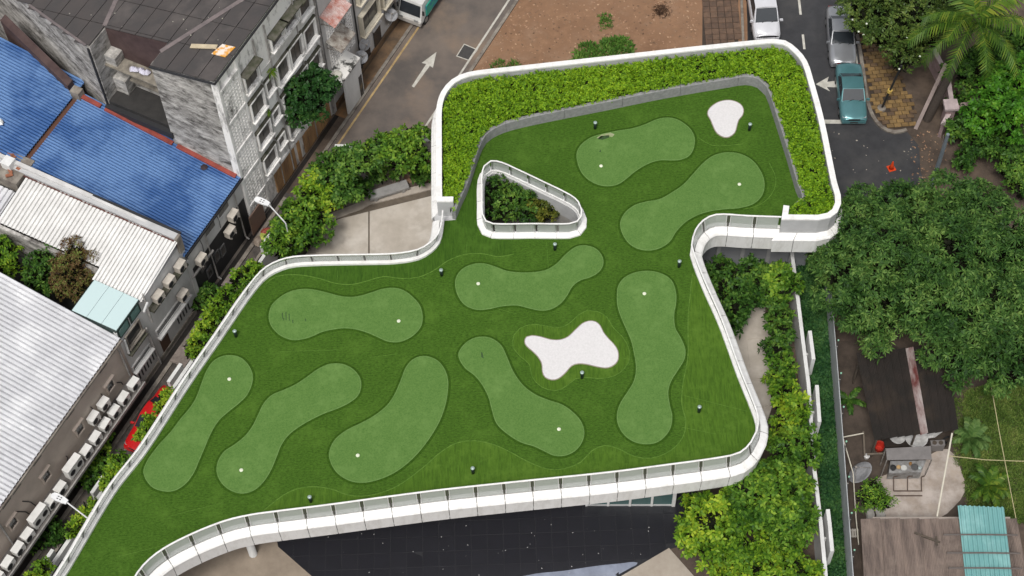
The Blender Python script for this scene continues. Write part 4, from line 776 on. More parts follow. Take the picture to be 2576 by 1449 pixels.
# --- white roofed shophouse
wh = thing('white_roof_shophouse', 'narrow grey shophouse with bright white corrugated roof and slatted ground floor', 'building', W(-9.6, 4, 0))
part('wall', M_FAC, wh, (-12.75, -6.5, 0, .22, 0, 6.3)); part('side_wall', M_FAC, wh, (-6.5, -6.26, .0, 16, 0, 7.2, 7.6)); part('back_wall', M_STAIN, wh, (-10.0, -9.8, 3.0, 16, 2, 6.5))
WZ = lambda u: 7.05 + .16 * (u + 6.6)
a = W(-6.75, -.15, WZ(-6.75)); b = W(-10.55, -.15, WZ(-10.55)); c = W(-6.75, 3.0, WZ(-6.75)); corr(a, c - a, b - a, 14, .12, M_WROOF, 'roof_sheet', wh, 4)
a = W(-6.75, 3.0, WZ(-6.75)); b = W(-9.75, 3.0, WZ(-9.75)); c = W(-6.75, 9.8, WZ(-6.75)); corr(a, c - a, b - a, 27, .12, M_WROOF, 'roof_sheet', wh, 9)
a = W(-7.6, 10.2, WZ(-7.6) - .5); b = W(-9.85, 10.2, WZ(-9.75) - .5); c = W(-7.6, 18, WZ(-7.6) - .5); corr(a, c - a, b - a, 24, .12, M_WROOF2, 'roof_sheet', wh, 6)
part('parapet', M_GREYW, wh, (-6.72, -6.3, -.1, 12, 7.0, 7.25)); part('parapet_cap', M_BLK, wh, (-6.34, -6.2, -.12, 12, 7.26, 7.34)); obj('rust_trim', MB().bar(W(-6.8, 0, 7.12), W(-6.8, 11.5, 7.12), .08, .05), mat('rust_trim', (.12, .05, .04), .8), wh)
part('end_post', M_KERB, wh, (-6.75, -6.35, -.16, .0, 5.9, 7.3)); part('wall_end', M_FAC, wh, (-6.5, -6.2, -.06, -.002, 0, 4.6))
uwin(wh, -10.25, -7.5, 2.15, 2.75, 0, M_FAC, .08, 2, sill=False); uwin(wh, -12.7, -10.95, 2.1, 2.6, 0, M_FAC, .08, 2, sill=False)
part('canopy', M_FAC, wh, (-10.3, -7.0, -.28, -.002, 1.98, 2.12)); part('canopy', M_FAC, wh, (-12.75, -10.9, -.28, -.002, 1.98, 2.1))
for u0, n_ in ((-8.45, 5), (-12.7, 8)):
    for i in range(n_): part('vent_slot', M_DARK, wh, (u0 + i * .27, u0 + i * .27 + .11, -.012, -.002, .8, 1.9))
part('door', mat('rusty_shutter', (.10, .055, .035), .7, scale=6, stretch=(1, 1, 4)), wh, (-10.2, -9.45, -.03, -.003, .05, 1.95))
uwin(wh, -12.4, -11.05, 4.25, 5.4, 0, M_KERB, .12, 0); part('ledge', M_MOSS, wh, (-10.2, -6.7, -.42, -.002, 4.9, 5.05)); part('ledge', M_MOSS, wh, (-12.6, -11, -.3, -.002, 3.8, 3.92))
obj('downpipe', MB().tube([W(-10.3, -.2, 6.9), W(-10.32, -.15, 4.0)], .06, 6), M_PIPE, wh); obj('downpipe', MB().tube([W(-10.85, -.12, 4.1), W(-10.75, -.12, .1)], .07, 6), M_PIPE, wh); obj('downpipe', MB().tube([W(-12.5, -.1, 5.3), W(-12.55, -.1, 4.0)], .07, 6), M_WHITEW, wh)
obj('downpipe', MB().tube([W(-10.9, -.5, 6.2), W(-10.3, -.3, 6.1)], .07, 6), M_WHITEW, wh)
part('base_plinth', M_KERB, wh, (-12.75, -6.5, -.08, -.003, 0, .35))
t = thing('glass_canopy', 'pale aqua glass roof box with dark frame on the shophouse terrace', 'canopy', W(-11.6, 1.3, 5.6))
for i in range(3):
    v0 = -.05 + i * .95; mb = MB(); q = [(-12.72, v0 + .93), (-12.72, v0), (-10.58, v0), (-10.58, v0 + .93)]; obj('roof_pane', mb.hexa([W(u, v, 6.62) for u, v in q], [W(u, v, 6.65) for u, v in q]), glassmat('aqua_glass', (.56, .70, .70), .93, .25), t)
M_DG = plain('dark_green_frame', (.03, .05, .045), .5); part('frame', M_DG, t, (-12.74, -10.56, -.08, 2.85, 6.5, 6.6))
for u0, u1 in ((-12.7, -11.7), (-11.6, -10.65)): part('window', M_DG, t, (u0, u1, -.04, .04, 5.6, 6.5)); part('pane', glassmat('green_pane', (.12, .22, .2), .95, .1), t, (u0 + .12, u1 - .12, -.06, -.045, 5.75, 6.38))
part('side_panel', M_DG, t, (-12.74, -12.66, .05, 2.8, 5.5, 6.5))
part('deck', M_KERB, wh, (-12.7, -9.9, .25, 3.0, 5.3, 5.5)); part('court_floor', mat('court_floor', (.05, .05, .045), .8), wh, (-12.6, -9.9, 3.0, 18, 2.8, 3.0))
# --- tan house with long white roof
th = thing('tan_house', 'tan house with long weathered white corrugated roof and a row of condensers', 'building', W(-18, 4, 0))
LZ = lambda v: 6.0 + .2 * v
part('wall', M_TAN, th, (-40, -13.0, 0, .25, 0, 5.85)); part('side_wall', M_TAN, th, (-13.0, -12.78, -.02, 14, 0, 5.8, 8.4))
for k_ in range(4):
    a = W(-12.75 - k_ * 4.4, -.2, LZ(0) - .02); corr(a, W(-12.75 - (k_ + 1) * 4.4, -.2, LZ(0) - .02) - a, W(-12.75 - k_ * 4.4, 14, LZ(14)) - a, 17, .15, M_WROOF2, 'roof_sheet', th, 5)
part('gutter', M_KERB, th, (-40, -12.8, -.30, -.215, 5.82, 5.95)); part('roof_deck', M_BLK, th, (-40, -12.9, .0, 14, 5.5, 5.9, 8.6))
for u in (-14.5, -17.42, -20.5, -23.5): w_ = uwin(th, u - .34, u + .34, 3.06, 3.94, 0, M_TAN, .1, 1, sill=False); part('lintel', M_TAN, w_, (u - .45, u + .45, -.16, -.002, 3.95, 4.05))
for u in (-14.4, -17.5, -20.5, -22.3, -23.2): part('vent', M_DARK, th, (u - .35, u + .35, -.02, -.003, 5.2, 5.5)); part('vent_lintel', M_TAN, th, (u - .4, u + .4, -.05, -.003, 5.51, 5.56))
part('condenser_ledge', mat('ledge_concrete', (.17, .155, .145), .8, scale=1.5), th, (-30, -12.95, -.92, -.003, 1.95, 2.08)); part('ledge_lip', M_PIPE, th, (-30, -12.95, -1.0, -.925, 1.95, 2.16))
for u in (-13.1, -24.2): obj('downpipe', MB().tube([W(u, -.1, 5.7), W(u + .05, -.1, 2.2)], .06, 6), M_PIPE, th)
for a, b in [((-15.25, 3.8), (-15.35, 3.0)), ((-16.2, 3.9), (-16.25, 3.2)), ((-22.4, 4.0), (-21.9, 2.5)), ((-22.95, 3.8), (-22.4, 2.3)), ((-18.9, 2.9), (-19, 2.5)), ((-14.0, 3.0), (-13.7, 2.3))]: obj('cable', MB().tube([W(a[0], -.04, a[1]), W((a[0] + b[0]) / 2 + .1, -.05, (a[1] + b[1]) / 2), W(b[0], -.06, b[1])], .03, 5), M_BLK, th)
# air-conditioning condensers
M_AC = mat('condenser_white', (.80, .79, .77), .5, c2=(.68, .67, .64), scale=2); M_ACO = mat('condenser_beige', (.60, .55, .48), .6, c2=(.42, .38, .33), scale=2)
def condenser(m, big=False):
    t = thing('condenser', 'x', 'condenser'); w = .58 if big else .33; h = .95 if big else .56; d = .20
    mb = MB(); mb.hexa([(-w, -d, .08), (w, -d, .08), (w, d, .08), (-w, d, .08)], [(-w, -d, h), (w, -d, h), (w, d, h), (-w, d, h)]); obj('casing', mb, m, t, local=True)
    mb = MB(); mb.box(-w - .012, w + .012, -d - .012, d + .012, h, h + .025); obj('lid', mb, m, t, local=True)
    for x in ((-.12,) if not big else (-.3, .3)):
        mb = MB(); c0 = (x, -d - .012, .08 + (h - .08) / 2)
        for rr in (.08, .14, .2): mb.tube([(c0[0] + rr * math.cos(a), c0[1], c0[2] + rr * math.sin(a)) for a in np.linspace(0, 6.2832, 15)], .008, 4, False)
        g = obj('fan_grille', mb, M_BLK, t, local=True); mb = MB(); n_ = 14; mb.add([(c0[0] + .2 * math.cos(k * 6.2832 / n_), -d - .003, c0[2] + .2 * math.sin(k * 6.2832 / n_)) for k in range(n_)], [tuple(range(n_))]); obj('fan_opening', mb, M_DARK, g, local=True)
    for x in (-w + .1, w - .1): mb = MB(); mb.box(x - .03, x + .03, -d - .05, d + .05, 0, .08); obj('foot', mb, M_FRAME, t, local=True)
    return t
protos = {}
def put_ac(u, v, z, m, lab, big=False, grp='condensers along the row'):
    key = (m.name, big)
    if key not in protos: protos[key] = t = condenser(m, big)
    else: t = copy_tree(protos[key])
    t.location = W(u, v, z); t.rotation_euler = (0, 0, ROWZ + rnd.uniform(-.04, .04)); t['label'] = lab; t['group'] = grp; return t
LG = 'white air-conditioning condenser standing in the row on the tan house ledge'
ORD = ['first', 'second', 'third', 'fourth', 'fifth', 'sixth', 'seventh', 'eighth', 'ninth', 'tenth', 'eleventh', 'twelfth']
for k_, u in enumerate((-13.45, -14.45, -15.35, -16.25, -17.15, -18.05, -20.45, -21.35, -23.45, -24.3, -25.2, -26.1)): put_ac(u, -.62, 2.09, M_AC, ORD[k_] + ' small white condenser on the tan house ledge counted from the shophouse corner', grp='condensers on the tan house ledge')
for u, l in ((-19.15, 'big white double-fan condenser above the green lane plants'), (-22.35, 'big white double-fan condenser next to the street lamp head')): put_ac(u, -.58, 2.09, M_AC, l, True, 'big condensers on the tan house ledge')
for u, l in ((-15.55, 'white condenser mounted high on the tan wall, beside a thick black cable'), (-16.5, 'white condenser mounted high on the tan wall, under a window lintel')): put_ac(u, -.3, 3.05, M_AC, l)
for u, z, l in ((-7.2, 5.06, 'next to the blue roof corner'), (-8.3, 5.06, 'in the middle of the mossy ledge'), (-9.4, 5.06, 'beside the glass canopy downpipe')): put_ac(u, -.27, z, M_ACO, 'old beige condenser on the upper shophouse ledge ' + l)
for u, z, l in ((-2.15, 3.35, 'under the blue roof eave beside the long downpipe'), (-2.75, 2.5, 'mossy, low on the black wall'), (-5.55, 3.45, 'alone under a hanging black cable'), (-7.7, 2.75, 'over the dark strip window')): put_ac(u, -.28, z, M_ACO, 'old beige wall condenser ' + l)
# rubble roof corner with pots and white tank
t = thing('roof_clutter', 'broken terracotta tiles and a white tank on a small concrete roof corner', 'clutter', W(-6.6, 11.2, 7))
part('slab', M_KERB, t, (-7.5, -5.7, 9.95, 14.5, 6.4, 7.2)); M_TER = mat('terracotta', (.33, .13, .07), .8, c2=(.18, .075, .045), scale=3, isl=.3)
r = np.random.default_rng(9)
for i in range(26):
    u, v = r.uniform(-7.3, -5.8), r.uniform(10.1, 14); p = W(u, v, 7.23 + r.uniform(0, .08)); a = r.uniform(0, 3); d_ = Vector((math.cos(a), math.sin(a), r.uniform(-.15, .15))) * .2; obj('tile', MB().bar(p - d_, p + d_, .2, .05), M_TER, t)
part('tank', M_WHITEW, t, (-6.9, -6.3, 10.7, 11.3, 7.2, 7.7))
# lane clutter: concrete lids, pallet of slabs, debris
for u, v, lab in ((-10.0, -1.15, 'square brown concrete lid over the lane drain below the shutter door'), (-4.4, -1.1, 'brown concrete lid over the drain below the black wall')):
    t = thing('drain_lid', lab, 'slab', W(u, v, 0)); part('slab', mat('lid_concrete', (.27, .225, .20), .8, c2=(.15, .125, .11), scale=3), t, (u - .55, u + .55, v - .5, v + .5, .35, .47)); part('support', M_KERB, t, (u - .4, u + .4, v - .35, v + .35, 0, .35))
strip('lane_step', [uv(-40, -1.35), uv(2, -1.35)], .16, .10, M_KERB, h=.12); strip('lane_step', [uv(-40, -2.05), uv(6, -2.2)], .2, .16, mat('pale_kerb', (.36, .33, .28), .8, c2=(.2, .18, .15), scale=2), h=.18)
r = np.random.default_rng(12)
for i, (u, v, c, lab) in enumerate([(-.5, -.9, (.30, .07, .05), 'red crumpled junk bag below the street lamp'), (-.9, -1.0, (.45, .5, .1), 'small yellow-green bag in the lane junk'), (-1.2, -.8, (.25, .2, .16), 'brown junk bag by the brown metal door')]):
    mb = MB(); mb.lathe([(.3, 0), (.36, .12), (.25, .3), (.08, .38)], 9, W(u, v, 0)); mb.v = [(x + r.normal(0, .04), y + r.normal(0, .04), z) for x, y, z in mb.v]; tag(obj('junk_bag', mb, plain('junk%d' % i, c, .6)), lab, 'bag')
# street lamps over the lane
def lamp(u, v, z, lab, arm=1.4):
    t = thing('street_lamp', lab, 'street lamp', W(u, v - arm, 0), 0, 'lane street lamps'); m = plain('lamp_white', (.78, .78, .78), .4)
    obj('pole', MB().tube([W(u, v - arm, 0), W(u, v - arm, z - 1.3), W(u, v - arm + .07, z - 1.15), W(u, v - .1, z)], .04, 8), m, t)
    mb = MB(); pts = [(-.12, .12), (.14, .17), (.52, .19), (.74, .16), (.82, .06)]; up_ = [W(u + s * w_, v + x, z + .10 - .03 * abs(x - .3)) for s in (1,) for x, w_ in pts] ; dn = [W(u - w_, v + x, z + .10 - .03 * abs(x - .3)) for x, w_ in reversed(pts)]
    top = up_ + dn; n_ = len(top); low = [p - Vector((0, 0, .09)) for p in top]; mb.add(top + low, [tuple(range(n_))[::-1], tuple(range(n_, 2 * n_))] + [(i, (i + 1) % n_, n_ + (i + 1) % n_, n_ + i) for i in range(n_)]); h = obj('lamp_head', mb, m, t)
    for x in (.22, .38):
        for s in (-.06, .06): mb = MB(); mb.ubox(u + s - .02, u + s + .02, v + x, v + x + .08, z + .095, z + .112); obj('screw_cover', mb, M_DARK, h)
lamp(-1.85, -2.75, 6.0, 'white street lamp head on a slim arm beside the wooden hoarding', 1.0); lamp(-22.0, -3.0, 6.0, 'white street lamp head on a slim arm above the row of condensers')
# ================================================================ VEHICLES
def carpaint(name, c, metal=.3): return mat(name, c, .28, c2=tuple(v * .85 for v in c), scale=1.5, amt=.4, metal=metal, spec=.5, coat=.5, local=True)
M_CG = plain('car_glass', (.03, .036, .042), .08, spec=.7); M_CHROME = plain('headlight_clear', (.6, .62, .62), .15, .5); M_TYRE = plain('tyre', (.018, .018, .018), .8); M_RIM = plain('rim', (.45, .45, .45), .35, .8); M_TRIM = plain('bumper_trim', (.035, .035, .037), .5); M_REDL = plain('tail_lamp', (.35, .02, .02), .25); M_INT = plain('car_interior', (.06, .06, .065), .8)
def car(name, label, p, rz, c, L=4.3, Wd=1.68, Hh=1.40, style='sedan', pm=.3):
    """front faces local -y; body lofted from stations, greenhouse with separate panes"""
    t = thing(name, label, 'car' if style != 'van' else 'van', p, rz, 'parked cars'); pt = carpaint(name + '_paint_%d' % int(c[0] * 997 + c[2] * 131), c, pm); h = L / 2; w = Wd / 2
    if style == 'sedan': st = [(-1, .80, .42, .60), (-.985, .90, .30, .66), (-.93, .955, .22, .73), (-.8, .985, .2, .80), (-.55, 1, .19, .87), (-.42, 1, .19, .93), (-.1, 1, .19, .93), (.3, 1, .19, .94), (.52, 1, .19, .95), (.62, .995, .2, .97), (.85, .975, .22, .95), (.96, .94, .28, .90), (1, .86, .38, .78)]; g = [(-.44, .92), (-.13, 1), (.30, 1), (.60, .90)]; zr = Hh
    else: st = [(-1, .82, .40, .66), (-.985, .92, .30, .76), (-.92, .97, .22, .88), (-.78, .99, .2, .98), (-.62, 1, .19, 1.06), (-.2, 1, .19, 1.06), (.4, 1, .19, 1.07), (.9, .985, .2, 1.08), (.97, .96, .26, 1.05), (1, .9, .36, .9)]; g = [(-.66, .92), (-.36, 1), (.84, 1), (.96, .95)]; zr = Hh
    vs, fs = [], []; ring = 12
    for y, ws, zb, zt in st:
        W_ = w * ws; zm = zb + (zt - zb) * .55
        half = [(0, zt + .03), (W_ * .62, zt + .018), (W_ * .90, zt - .035), (W_, zm), (W_ * .985, zb + .1), (W_ * .9, zb)]
        vs += [(x, y * h, z) for x, z in half] + [(-x, y * h, z) for x, z in reversed(half)]
    for i in range(len(st) - 1): fs += [(i * ring + k, i * ring + (k + 1) % ring, (i + 1) * ring + (k + 1) % ring, (i + 1) * ring + k) for k in range(ring)]
    fs += [tuple(range(ring)), tuple(range((len(st) - 1) * ring, len(st) * ring))[::-1]]
    body = obj('body', MB().add(vs, fs), pt, t, True, local=True)
    zb = st[5][3] - .02; (ya, wa), (yb, wb), (yc, wc), (yd, wd_) = g; tw = .80 * w; bw = .94 * w; ya, yb, yc, yd = (k * h for k in (ya, yb, yc, yd))
    A = [(-bw * wa, ya, zb), (bw * wa, ya, zb), (tw * .96, yb, zr - .03), (-tw * .96, yb, zr - .03)]; D = [(-bw * wd_, yd, zb + .02), (bw * wd_, yd, zb + .02), (tw * .95, yc, zr - .03), (-tw * .95, yc, zr - .03)]
    # roof: gently crowned
    vs, fs = [], []; ny, nx = 6, 7
    for i in range(ny):
        for j in range(nx):
            f, e = i / (ny - 1), j / (nx - 1) * 2 - 1; vs.append((e * tw * .97, yb + (yc - yb) * f, zr - .03 + .05 * (1 - e * e) + .02 * math.sin(f * 3.14)))
    fs = [(i * nx + j, i * nx + j + 1, (i + 1) * nx + j + 1, (i + 1) * nx + j) for i in range(ny - 1) for j in range(nx - 1)]
    obj('roof', MB().add(vs, fs), pt, t, True, local=True)
    def pane(nm, q, k=.07, lift=.006, m=M_CG):
        q = [Vector(a) for a in q]; c0 = sum(q, Vector()) / 4; n_ = (q[1] - q[0]).cross(q[2] - q[0]).normalized(); n_ = n_ if n_.dot(c0 - Vector((0, c0.y * .6, .6))) > 0 else -n_
        qq = [a + (c0 - a) * k + n_ * lift for a in q]; obj(nm, MB().add(qq, [(0, 1, 2, 3)]), m, t, local=True)
    cab = MB(); cab.add(A, [(0, 1, 2, 3)]); cab.add(D, [(0, 1, 2, 3)])
    for s in (-1, 1): cab.add([(s * bw * wa, ya, zb), (s * bw, (ya + yb) / 2, zb), (s * bw, yc, zb), (s * bw * wd_, yd, zb + .02), (s * tw * .955, yc, zr - .03), (s * tw * .965, yb, zr - .03)], [(0, 1, 2, 3, 4, 5)])
    obj('pillar_frame', cab, pt, t, local=True)
    pane('windscreen', A, .06); pane('rear_window', D, .09)
    ym = (yb + yc) / 2
    for s in (-1, 1):
        pane('side_window', [(s * bw * .985, ya + .12 * h, zb + .03), (s * bw, ym, zb + .03), (s * tw * .97, ym, zr - .04), (s * tw * .965, yb, zr - .04)], .06); pane('side_window', [(s * bw, ym, zb + .03), (s * bw * .985, yd - .1 * h, zb + .04), (s * tw * .96, yc, zr - .04), (s * tw * .97, ym, zr - .04)], .06)
        mb = MB(); mb.hexa([(s * w * .95, ya + .1, zb - .02), (s * (w + .17), ya + .06, zb), (s * (w + .17), ya + .16, zb), (s * w * .95, ya + .2, zb - .02)], [(s * w * .95, ya + .1, zb + .10), (s * (w + .15), ya + .08, zb + .13), (s * (w + .15), ya + .16, zb + .13), (s * w * .95, ya + .2, zb + .10)]); obj('mirror', mb, pt, t, local=True)
        mb = MB(); y0 = -h * .985; mb.hexa([(s * w * .45, y0 - .01, .55), (s * w * .84, y0 + .05, .55), (s * w * .86, y0 + .16, .57), (s * w * .45, y0 + .10, .57)], [(s * w * .45, y0 + .02, .70), (s * w * .84, y0 + .08, .70), (s * w * .86, y0 + .2, .72), (s * w * .45, y0 + .14, .73)]); obj('headlight', mb, M_CHROME, t, local=True)
        mb = MB(); mb.box(s * w * .5 if s > 0 else -w * .84, w * .84 if s > 0 else -w * .5, h * .95, h * 1.0 + .01, .62, .80); obj('tail_light', mb, M_REDL, t, local=True)
        for y in (-.60, .60):
            wh_ = obj('wheel', MB().tube([(s * (w - .2), y * h, .30), (s * (w + .005), y * h, .30)], .30, 16), M_TYRE, t, local=True); obj('rim', MB().tube([(s * (w - .05), y * h, .30), (s * (w + .012), y * h, .30)], .18, 12), M_RIM, wh_, local=True)
    mb = MB(); mb.hexa([(-w * .86, -h - .045, .30), (w * .86, -h - .045, .30), (w * .93, -h * .93, .30), (-w * .93, -h * .93, .30)], [(-w * .84, -h - .03, .50), (w * .84, -h - .03, .50), (w * .93, -h * .93, .52), (-w * .93, -h * .93, .52)]); obj('bumper', mb, pt, t, local=True)
    mb = MB(); mb.box(-w * .42, w * .42, -h * 1.0 - .015, -h * .97, .56, .66); obj('grille', mb, M_TRIM, t, local=True)
    mb = MB(); mb.box(-.24, .24, -h - .055, -h - .046, .36, .46); obj('number_plate', mb, plain('plate', (.05, .05, .05), .5), t, local=True)
    mb = MB(); mb.hexa([(-w * .86, h * .93, .30), (w * .86, h * .93, .30), (w * .82, h + .04, .30), (-w * .82, h + .04, .30)], [(-w * .86, h * .93, .52), (w * .86, h * .93, .52), (w * .82, h + .03, .50), (-w * .82, h + .03, .50)]); obj('bumper', mb, pt, t, local=True)
    for s in (-.3, .3): obj('wiper', MB().bar((s, ya - .02, zb + .035), (s + .35, ya + .10, zb + .10), .02), M_BLACK, t, local=True)
    if style == 'sedan':
        for s in (-.5, .5): obj('bonnet_crease', MB().bar((s * w * .95, -h * .88, .79), (s * w * 1.25, ya - .05, zb + .015), .02, .02), pt, t, local=True)
    return t
car('silver_sedan', 'silver sedan parked by the kerb under the leafy trees', P(2113, 105), math.radians(-4), (.42, .43, .45), 4.5, 1.72, 1.42, 'sedan', .6)
car('teal_sedan', 'teal green sedan stopped at the white stop line', P(2138, 248), math.radians(-2.5), (.11, .27, .29), 4.25, 1.68, 1.38, 'sedan', .4)
car('white_van', 'white people carrier parked opposite the silver sedan', P(1917, 38), math.radians(1), (.70, .70, .73), 4.6, 1.76, 1.72, 'van', .1)
car('red_car', 'bright red car half hidden behind shrubs in the back lane', W(-14.2, -2.05, 0), ROWZ - math.pi / 2 + math.pi * 0, (.55, .012, .014), 4.1, 1.62, 1.40, 'sedan', .0)
car('dark_car', 'dark blue-black car in the back lane below the lane-side parapet', W(-24.2, -2.6, 0), ROWZ - math.pi / 2, (.012, .016, .024), 4.3, 1.68, 1.40, 'sedan', .2)
# small truck
t = thing('truck', 'white small truck with blue-green side panel parked against the annex', 'truck', W(19.5, -.9, 0), ROWZ - math.pi / 2)
pw = carpaint('truck_white', (.72, .72, .70), .0)
mb = MB(); mb.hexa([(-.85, -2.2, .5), (.85, -2.2, .5), (.85, -.7, .5), (-.85, -.7, .5)], [(-.78, -1.75, 1.95), (.78, -1.75, 1.95), (.8, -.7, 2.0), (-.8, -.7, 2.0)]); obj('cab', mb, pw, t, local=True)
obj('windscreen', MB().add([(-.74, -2.09, 1.05), (.74, -2.09, 1.05), (.70, -1.83, 1.82), (-.70, -1.83, 1.82)], [(0, 1, 2, 3)]), M_CG, t, local=True)
mb = MB(); mb.box(-.86, .86, -2.28, -2.12, .42, .72); obj('bumper', mb, plain('truck_bumper', (.5, .48, .45), .6), t, local=True)
mb = MB(); mb.box(-.9, .9, -.6, 2.4, .75, .9); obj('bed', mb, M_TRIM, t, local=True); mb = MB(); mb.box(-.85, .85, -.55, 2.35, .9, 1.75); obj('cargo_cover', mb, pw, t, local=True)
mb = MB(); mb.box(.86, .93, -1.5, 1.2, .7, 1.6); obj('side_panel', mb, mat('blue_green_panel', (.02, .16, .34), .4, c2=(.03, .36, .26), scale=1.2, lo=.45, hi=.55), t, local=True)
for s in (-1, 1):
    for y in (-1.5, 1.6): wh_ = obj('wheel', MB().tube([(s * .62, y, .35), (s * .86, y, .35)], .35, 14), M_TYRE, t, local=True); obj('rim', MB().tube([(s * .8, y, .35), (s * .87, y, .35)], .2, 10), M_RIM, wh_, local=True)
    mb = MB(); mb.box(s * .55 - .15, s * .55 + .15, -2.30, -2.27, .75, .92); obj('headlight', mb, M_CHROME, t, local=True); mb = MB(); mb.box(s * .95 - .06, s * .95 + .06, -2.0, -1.92, 1.25, 1.6); obj('mirror', mb, M_TRIM, t, local=True)
# ================================================================ STREET FURNITURE BY THE ISLAND
p = P(2242, 424); t = thing('traffic_cone', 'orange traffic cone standing on the dark asphalt', 'cone', p, .3); m = plain('cone_orange', (.72, .07, .012), .5)
mb = MB(); mb.box(-.22, .22, -.22, .22, 0, .05); obj('base', mb, m, t, local=True); obj('cone', MB().lathe([(.17, .05), (.10, .35), (.035, .70), (.03, .71)], 14), m, t, True, local=True)
t = thing('sign_pole', 'leaning black pole with yellow band on the ochre paving', 'pole', P(2217, 274)); b = P(2217, 274); e = P(2268, 165, 4.2)
obj('shaft', MB().tube([b, e], .07, 8), M_BLACK, t); obj('band', MB().tube([b.lerp(e, .40), b.lerp(e, .45)], .16, 8), plain('band_yellow', (.55, .38, .10), .6), t); obj('footing', MB().lathe([(.3, 0), (.26, .14), (.12, .2)], 10, b), M_KERB, t)
M_PINK = mat('pink_render', (.42, .31, .31), .8, c2=(.26, .19, .185), scale=2)
t = thing('gate_pillar', 'squat pink pillar with flat cap at the wall corner', 'pillar', P(2378, 310)); b = P(2378, 310)
obj('shaft', MB().box(b.x - .28, b.x + .28, b.y - .28, b.y + .28, 0, 1.7), M_PINK, t); obj('cap', MB().box(b.x - .42, b.x + .42, b.y - .40, b.y + .40, 1.7, 1.88), mat('pale_pink_cap', (.55, .45, .45), .8), t); obj('arm', MB().bar(b + Vector((.4, .1, 1.5)), b + Vector((1.3, .25, 1.5)), .3, .2), M_PINK, t)
def lowwall(lab, pts, h, m, w=.2): 
    t = thing('garden_wall', lab, 'wall', P(*pts[0])); obj('wall', ribbon([v2(P(*q)) for q in pts], [(-w / 2, -.02), (-w / 2, h), (w / 2, h), (w / 2, -.02)]), m, t); obj('coping', ribbon([v2(P(*q)) for q in pts], [(-w / 2 - .04, h), (-w / 2 - .04, h + .08), (w / 2 + .04, h + .08), (w / 2 + .04, h)]), mat('pale_pink_cap', (.55, .45, .45), .8), t)
lowwall('pink garden wall running up behind the palm trunk', [(2385, 318), (2372, 230), (2330, 150)], 1.5, M_PINK); lowwall('short pink wall end between the pillar and the lamp post', [(2362, 345), (2380, 312)], 1.2, M_PINK)
tag(obj('timber_prop', MB().bar(P(2303, 325), P(2380, 160, 3.0), .22, .08), mat('grey_timber', (.30, .24, .22), .8, scale=3)), 'weathered pinkish timber leaning beside the palm trunk', 'timber')
t = thing('lamp_post', 'bare grey-blue lamp post by the garden wall', 'lamp post', P(2341, 475)); b = P(2341, 475)
obj('post', MB().tube([b, b + Vector((0, 0, 5.4))], [.16, .10], 10), plain('post_blue_grey', (.22, .26, .29), .5, .3), t); obj('base_plate', MB().lathe([(.26, 0), (.26, .05)], 12, b), M_STEEL, t)
t = thing('service_wire', 'thin dark wire sagging beside the lamp post', 'wire', P(2352, 480)); obj('wire', MB().tube([P(2350, 480, .2), P(2365, 400, 2.4), P(2374, 340, 4.6)], .02, 4), M_FRAME, t)
# ================================================================ YARD WITH SHEDS
M_FEN = mat('fence_sheet', (.48, .50, .515), .6, c2=(.36, .375, .385), scale=1, c3=(.42, .43, .43), scale3=.5)
fl = [v2(P(*q)) for q in [(2068, 690), (2076, 770), (2092, 966), (2108, 1180), (2127, 1449), (2134, 1540)]]; S = arclen(fl); n = int(S[-1] / 1.9); m_ = S[-1] / n
t = thing('fence', 'grey sheet metal fence with slanted brackets beside the yard', 'fence', P(2092, 966))
for i in range(n):
    obj('fence_panel', ribbon(fl, [(-.02, 0), (-.02, 2.3), (.02, 2.3), (.02, 0)], cut(fl, i * m_ + .01, (i + 1) * m_ - .01, S)), M_FEN, t)
    q = samp(fl, cut(fl, 0, i * m_, S)[-1]); q = Vector((q.x, q.y, 0)); obj('post', MB().bar(q + Vector((.06, 0, 0)), q + Vector((.06, 0, 2.4)), .06), M_FRAME, t); br = obj('bracket', MB().bar(q + Vector((.0, -.5, 1.9)), q + Vector((.12, .25, 2.6)), .05), M_BLACK, t); obj('bracket_tip', MB().lathe([(.05, 0), (.05, .06)], 8, q + Vector((.12, .25, 2.6))), plain('tip_green', (.25, .5, .35), .5), br)
# ground cover strip
gp = [P(*q) for q in [(1998, 660), (2064, 690), (2074, 770), (2090, 966), (2106, 1180), (2125, 1449), (2130, 1520), (2090, 1520), (2070, 1316), (2040, 966), (2018, 800)]]
pa = np.array([(p.x, p.y) for p in gp]); q = rng.uniform(pa.min(0), pa.max(0), (60000, 2)); q = q[inside(q, pa)][:6500]; cc = np.column_stack([q, .35 + rng.normal(0, .12, len(q))]); obj('ground_cover', rosettes(cc, np.array([0, 0, 1.]) + rng.normal(0, .4, cc.shape), 4, .19, .11, -.1, .7), L_COVER, kind='stuff')
ground('yard_ground', [P(*q) for q in [(2085, 860), (2230, 850), (2420, 1000), (2430, 1310), (2170, 1520), (2136, 1520), (2110, 1180)]], -.008, mat('yard_dirt', (.095, .072, .056), .85, c2=(.05, .038, .03), scale=1.2, amt=.5, bump=.6, bscale=9))
ground('yard_slab', spline([P(*q) for q in [(2195, 1215), (2240, 1190), (2330, 1150), (2385, 1130), (2420, 1190), (2428, 1235), (2400, 1275), (2360, 1305), (2250, 1320), (2200, 1290)]], .4, True), .012, mat('pale_yard_slab', (.48, .42, .38), .75, c2=(.30, .25, .21), scale=1.3, amt=.5, c3=(.40, .33, .27), scale3=.7, bump=.4, bscale=10))
M_RUSTR = mat('rusty_dark_roof', (.022, .016, .013), .8, c2=(.012, .010, .008), scale=1.0, c3=(.036, .025, .017), scale3=.6)
